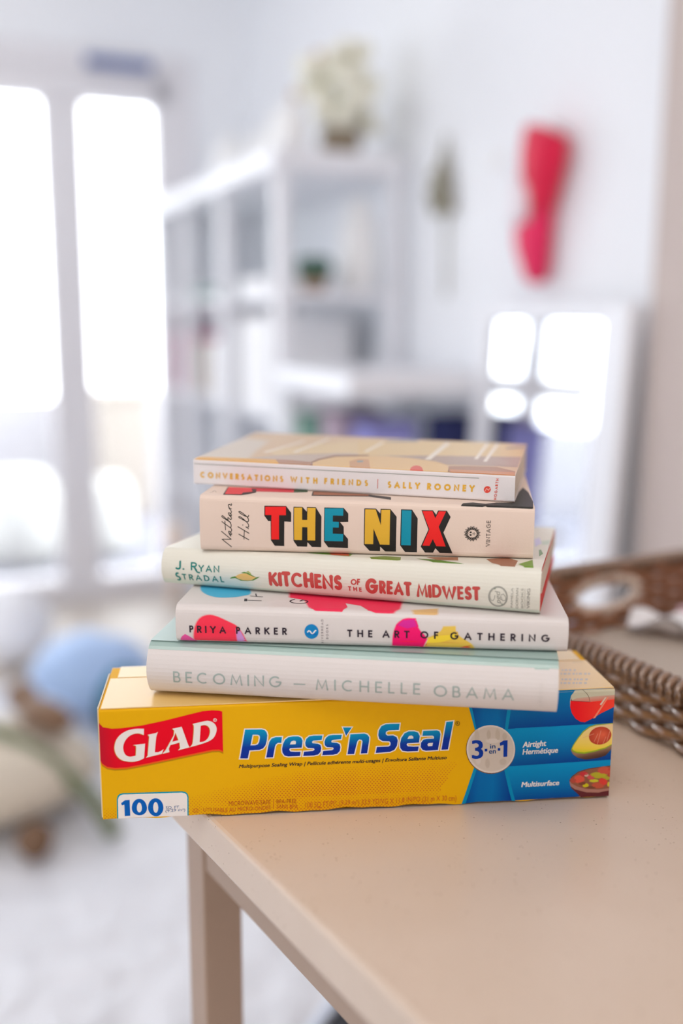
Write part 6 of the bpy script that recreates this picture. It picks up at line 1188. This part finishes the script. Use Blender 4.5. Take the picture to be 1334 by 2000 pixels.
page_block(F, bk, .0004, .0004, .0005, .0015, .0006)

# ------------------------------------------------------------------ wicker tray
Q = Vector((.2225, .6785, 0)); T1 = Vector((-.462, .887, 0)).normalized(); T2 = Vector((T1.y, -T1.x, 0))
def WP(t, s, z): return Q+T1*t+T2*s+Vector((0, 0, TZ+z))
M_WICK = mat('glossy_brown_wicker', (128, 94, 66), .3, coat=1, mottle=.3, mscale=60, coat_r=.14)
M_WICK.node_tree.nodes['Principled BSDF'].inputs['Coat IOR'].default_value = 2.0
M_WICKD = mat('dull_brown_wicker', (142, 96, 68), .45, mottle=.2, mscale=50)
tray = thing('wicker_tray', 'brown woven wicker tray with a handle hole, on the table right of the carton', 'tray', WP(0, .16, .001))
TL_, TW = .20, .33
def side_wall(t0, t1, s0, s1, H, flare, nx, name, hole=None, mm=M_WICK):
    # woven wall from (t0,s0) to (t1,s1), leaning out by the vector flare at the top
    m = MB(); L = math.hypot(t1-t0, s1-s0); rows = int(H/.0066); st = int(L/.021)
    def P(u, z, off): k = z/H; return WP(t0+(t1-t0)*u+flare[0]*k+nx[0]*off, s0+(s1-s0)*u+flare[1]*k+nx[1]*off, z)
    for j in range(rows):
        z = .005+j*.0066; pts = []
        N = st*6
        for i in range(N+1):
            u = i/N; x = u*L
            inside = hole and ((x-hole[0])/hole[2])**2+((z-hole[1])/hole[3])**2 < 1
            if inside:
                if len(pts) > 2: m.tube(pts, .0046, 7, ry=.0038)
                pts = []
            else: pts.append(P(u, z, .0036*math.sin(math.pi*(i/6.+j))))
        if len(pts) > 2: m.tube(pts, .0046, 7, ry=.0038)
    for i in range(st+1):
        u = i/st; x = u*L
        zs_ = [(0.001, H-.004)]
        if hole and abs(x-hole[0]) < hole[2]:
            k = hole[3]*math.sqrt(1-((x-hole[0])/hole[2])**2); zs_ = [(.001, hole[1]-k), (hole[1]+k, H-.004)]
        for z0, z1 in zs_:
            if z1-z0 > .003: m.tube([P(u, z0, 0), P(u, z1, 0)], .0024, 6)
    return m.build(name, mm, tray, smooth=True), P
def coil(path, r, n, name, mm=M_WICK, label=None):
    # cane wound round a rod: one slanted ring after another
    m = MB(); path = [Vector(p) for p in path]; segs = [(path[i+1]-path[i]).length for i in range(len(path)-1)]; Lt = sum(segs)
    m.tube(path, r*.8, 8)
    for q in range(n):
        x = Lt*(q+.5)/n; i = 0
        while i < len(segs)-1 and x > segs[i]: x -= segs[i]; i += 1
        tdir = (path[i+1]-path[i]).normalized(); c = path[i]+tdir*x; up = Vector((0, 0, 1)); u = tdir.cross(up).normalized(); w_ = u.cross(tdir)
        ring = [c+u*r*math.cos(a)+w_*r*math.sin(a)+tdir*(.0022*math.cos(a)) for a in [2*math.pi*k/12 for k in range(12)]]
        m.tube(ring, r*.40, 6, closed=True)
    return m.build(name, mm, tray, smooth=True)
HS, HE = .042, .060
fo = .008
side_wall(-TL_, TL_, 0, 0, HS, (0, -fo), (0, 1), 'side_wall')
side_wall(-TL_, TL_, TW, TW, HS, (0, fo), (0, 1), 'side_wall')
side_wall(TL_, TL_, 0, TW, HE, (fo, 0), (1, 0), 'end_wall', hole=(.142, .036, .040, .0145), mm=M_WICKD)
side_wall(-TL_, -TL_, 0, TW, HE, (-fo, 0), (1, 0), 'end_wall', hole=(.165, .036, .040, .0145), mm=M_WICKD)
coil([WP(-TL_-fo, -fo, HS+.004), WP(TL_+fo, -fo, HS+.004)], .0072, 50, 'side_rim')
coil([WP(-TL_-fo, TW+fo, HS+.004), WP(TL_+fo, TW+fo, HS+.004)], .0072, 50, 'side_rim')
coil([WP(TL_+fo, -fo, HE+.002), WP(TL_+fo, TW+fo, HE+.002)], .0060, 50, 'end_rim')
coil([WP(-TL_-fo, -fo, HE+.002), WP(-TL_-fo, TW+fo, HE+.002)], .0060, 50, 'end_rim')
for tt_, cs in ((TL_+fo*.6, .142), (-TL_-fo*.6, .165)):
    coil([WP(tt_, cs+.042*math.cos(a), .036+.0165*math.sin(a)) for a in [2*math.pi*i/20 for i in range(21)]], .0046, 30, 'handle_binding', mat('highlit_cane', (206, 186, 170), .3, coat=1, coat_r=.12))  # binding coloured paler than the wicker to stand in for its highlight
m = MB(); m.box((-TL_, 0, .0005), (TL_, TW, .004), T=WP); fl_ = m.build('tray_floor', mat('grey_lining', (190, 178, 166), .5), tray)
# what lies in the tray
def sheet(cs, ct_, w_, l_, rot, z, amp, m_, name, label, cat, seed, grp=None):
    mb = MB(); cr, sr = math.cos(rot), math.sin(rot); rnd = random.Random(seed); ph = [rnd.random()*6 for _ in range(4)]; N = 14
    for lev in (0, 1):
        def fn(u, v):
            x, y = (u-.5)*l_, (v-.5)*w_; hgt = z+amp*(.5+.35*math.sin(7*u+ph[0])*math.cos(5*v+ph[1])+.15*math.sin(13*u*v+ph[2]))+lev*.003
            return WP(ct_+x*cr-y*sr, cs+x*sr+y*cr, hgt)
        mb.grid(fn, [i/N for i in range(N+1)], [i/N for i in range(N+1)])
    return tag(mb.build(name, m_, smooth=True, weld=False), label, cat, grp)
sheet(.175, .150, .040, .075, -.5, .007, .020, mat('white_paper', (232, 230, 232), .6), 'crumpled_paper', 'crumpled white paper in the tray below the handle hole', 'paper', 3)
sheet(.250, .13, .08, .10, -.3, .007, .018, mat('pink_white_wrapper', (236, 200, 210), .5), 'paper_packet', 'pink and white paper packet in the tray at the picture edge', 'packet', 8)
sheet(.265, .055, .05, .05, .2, .007, .022, mat('teal_wrapper', (70, 118, 112), .5), 'small_wrapper', 'teal wrapper in the tray in front of the pink packet', 'wrapper', 5)
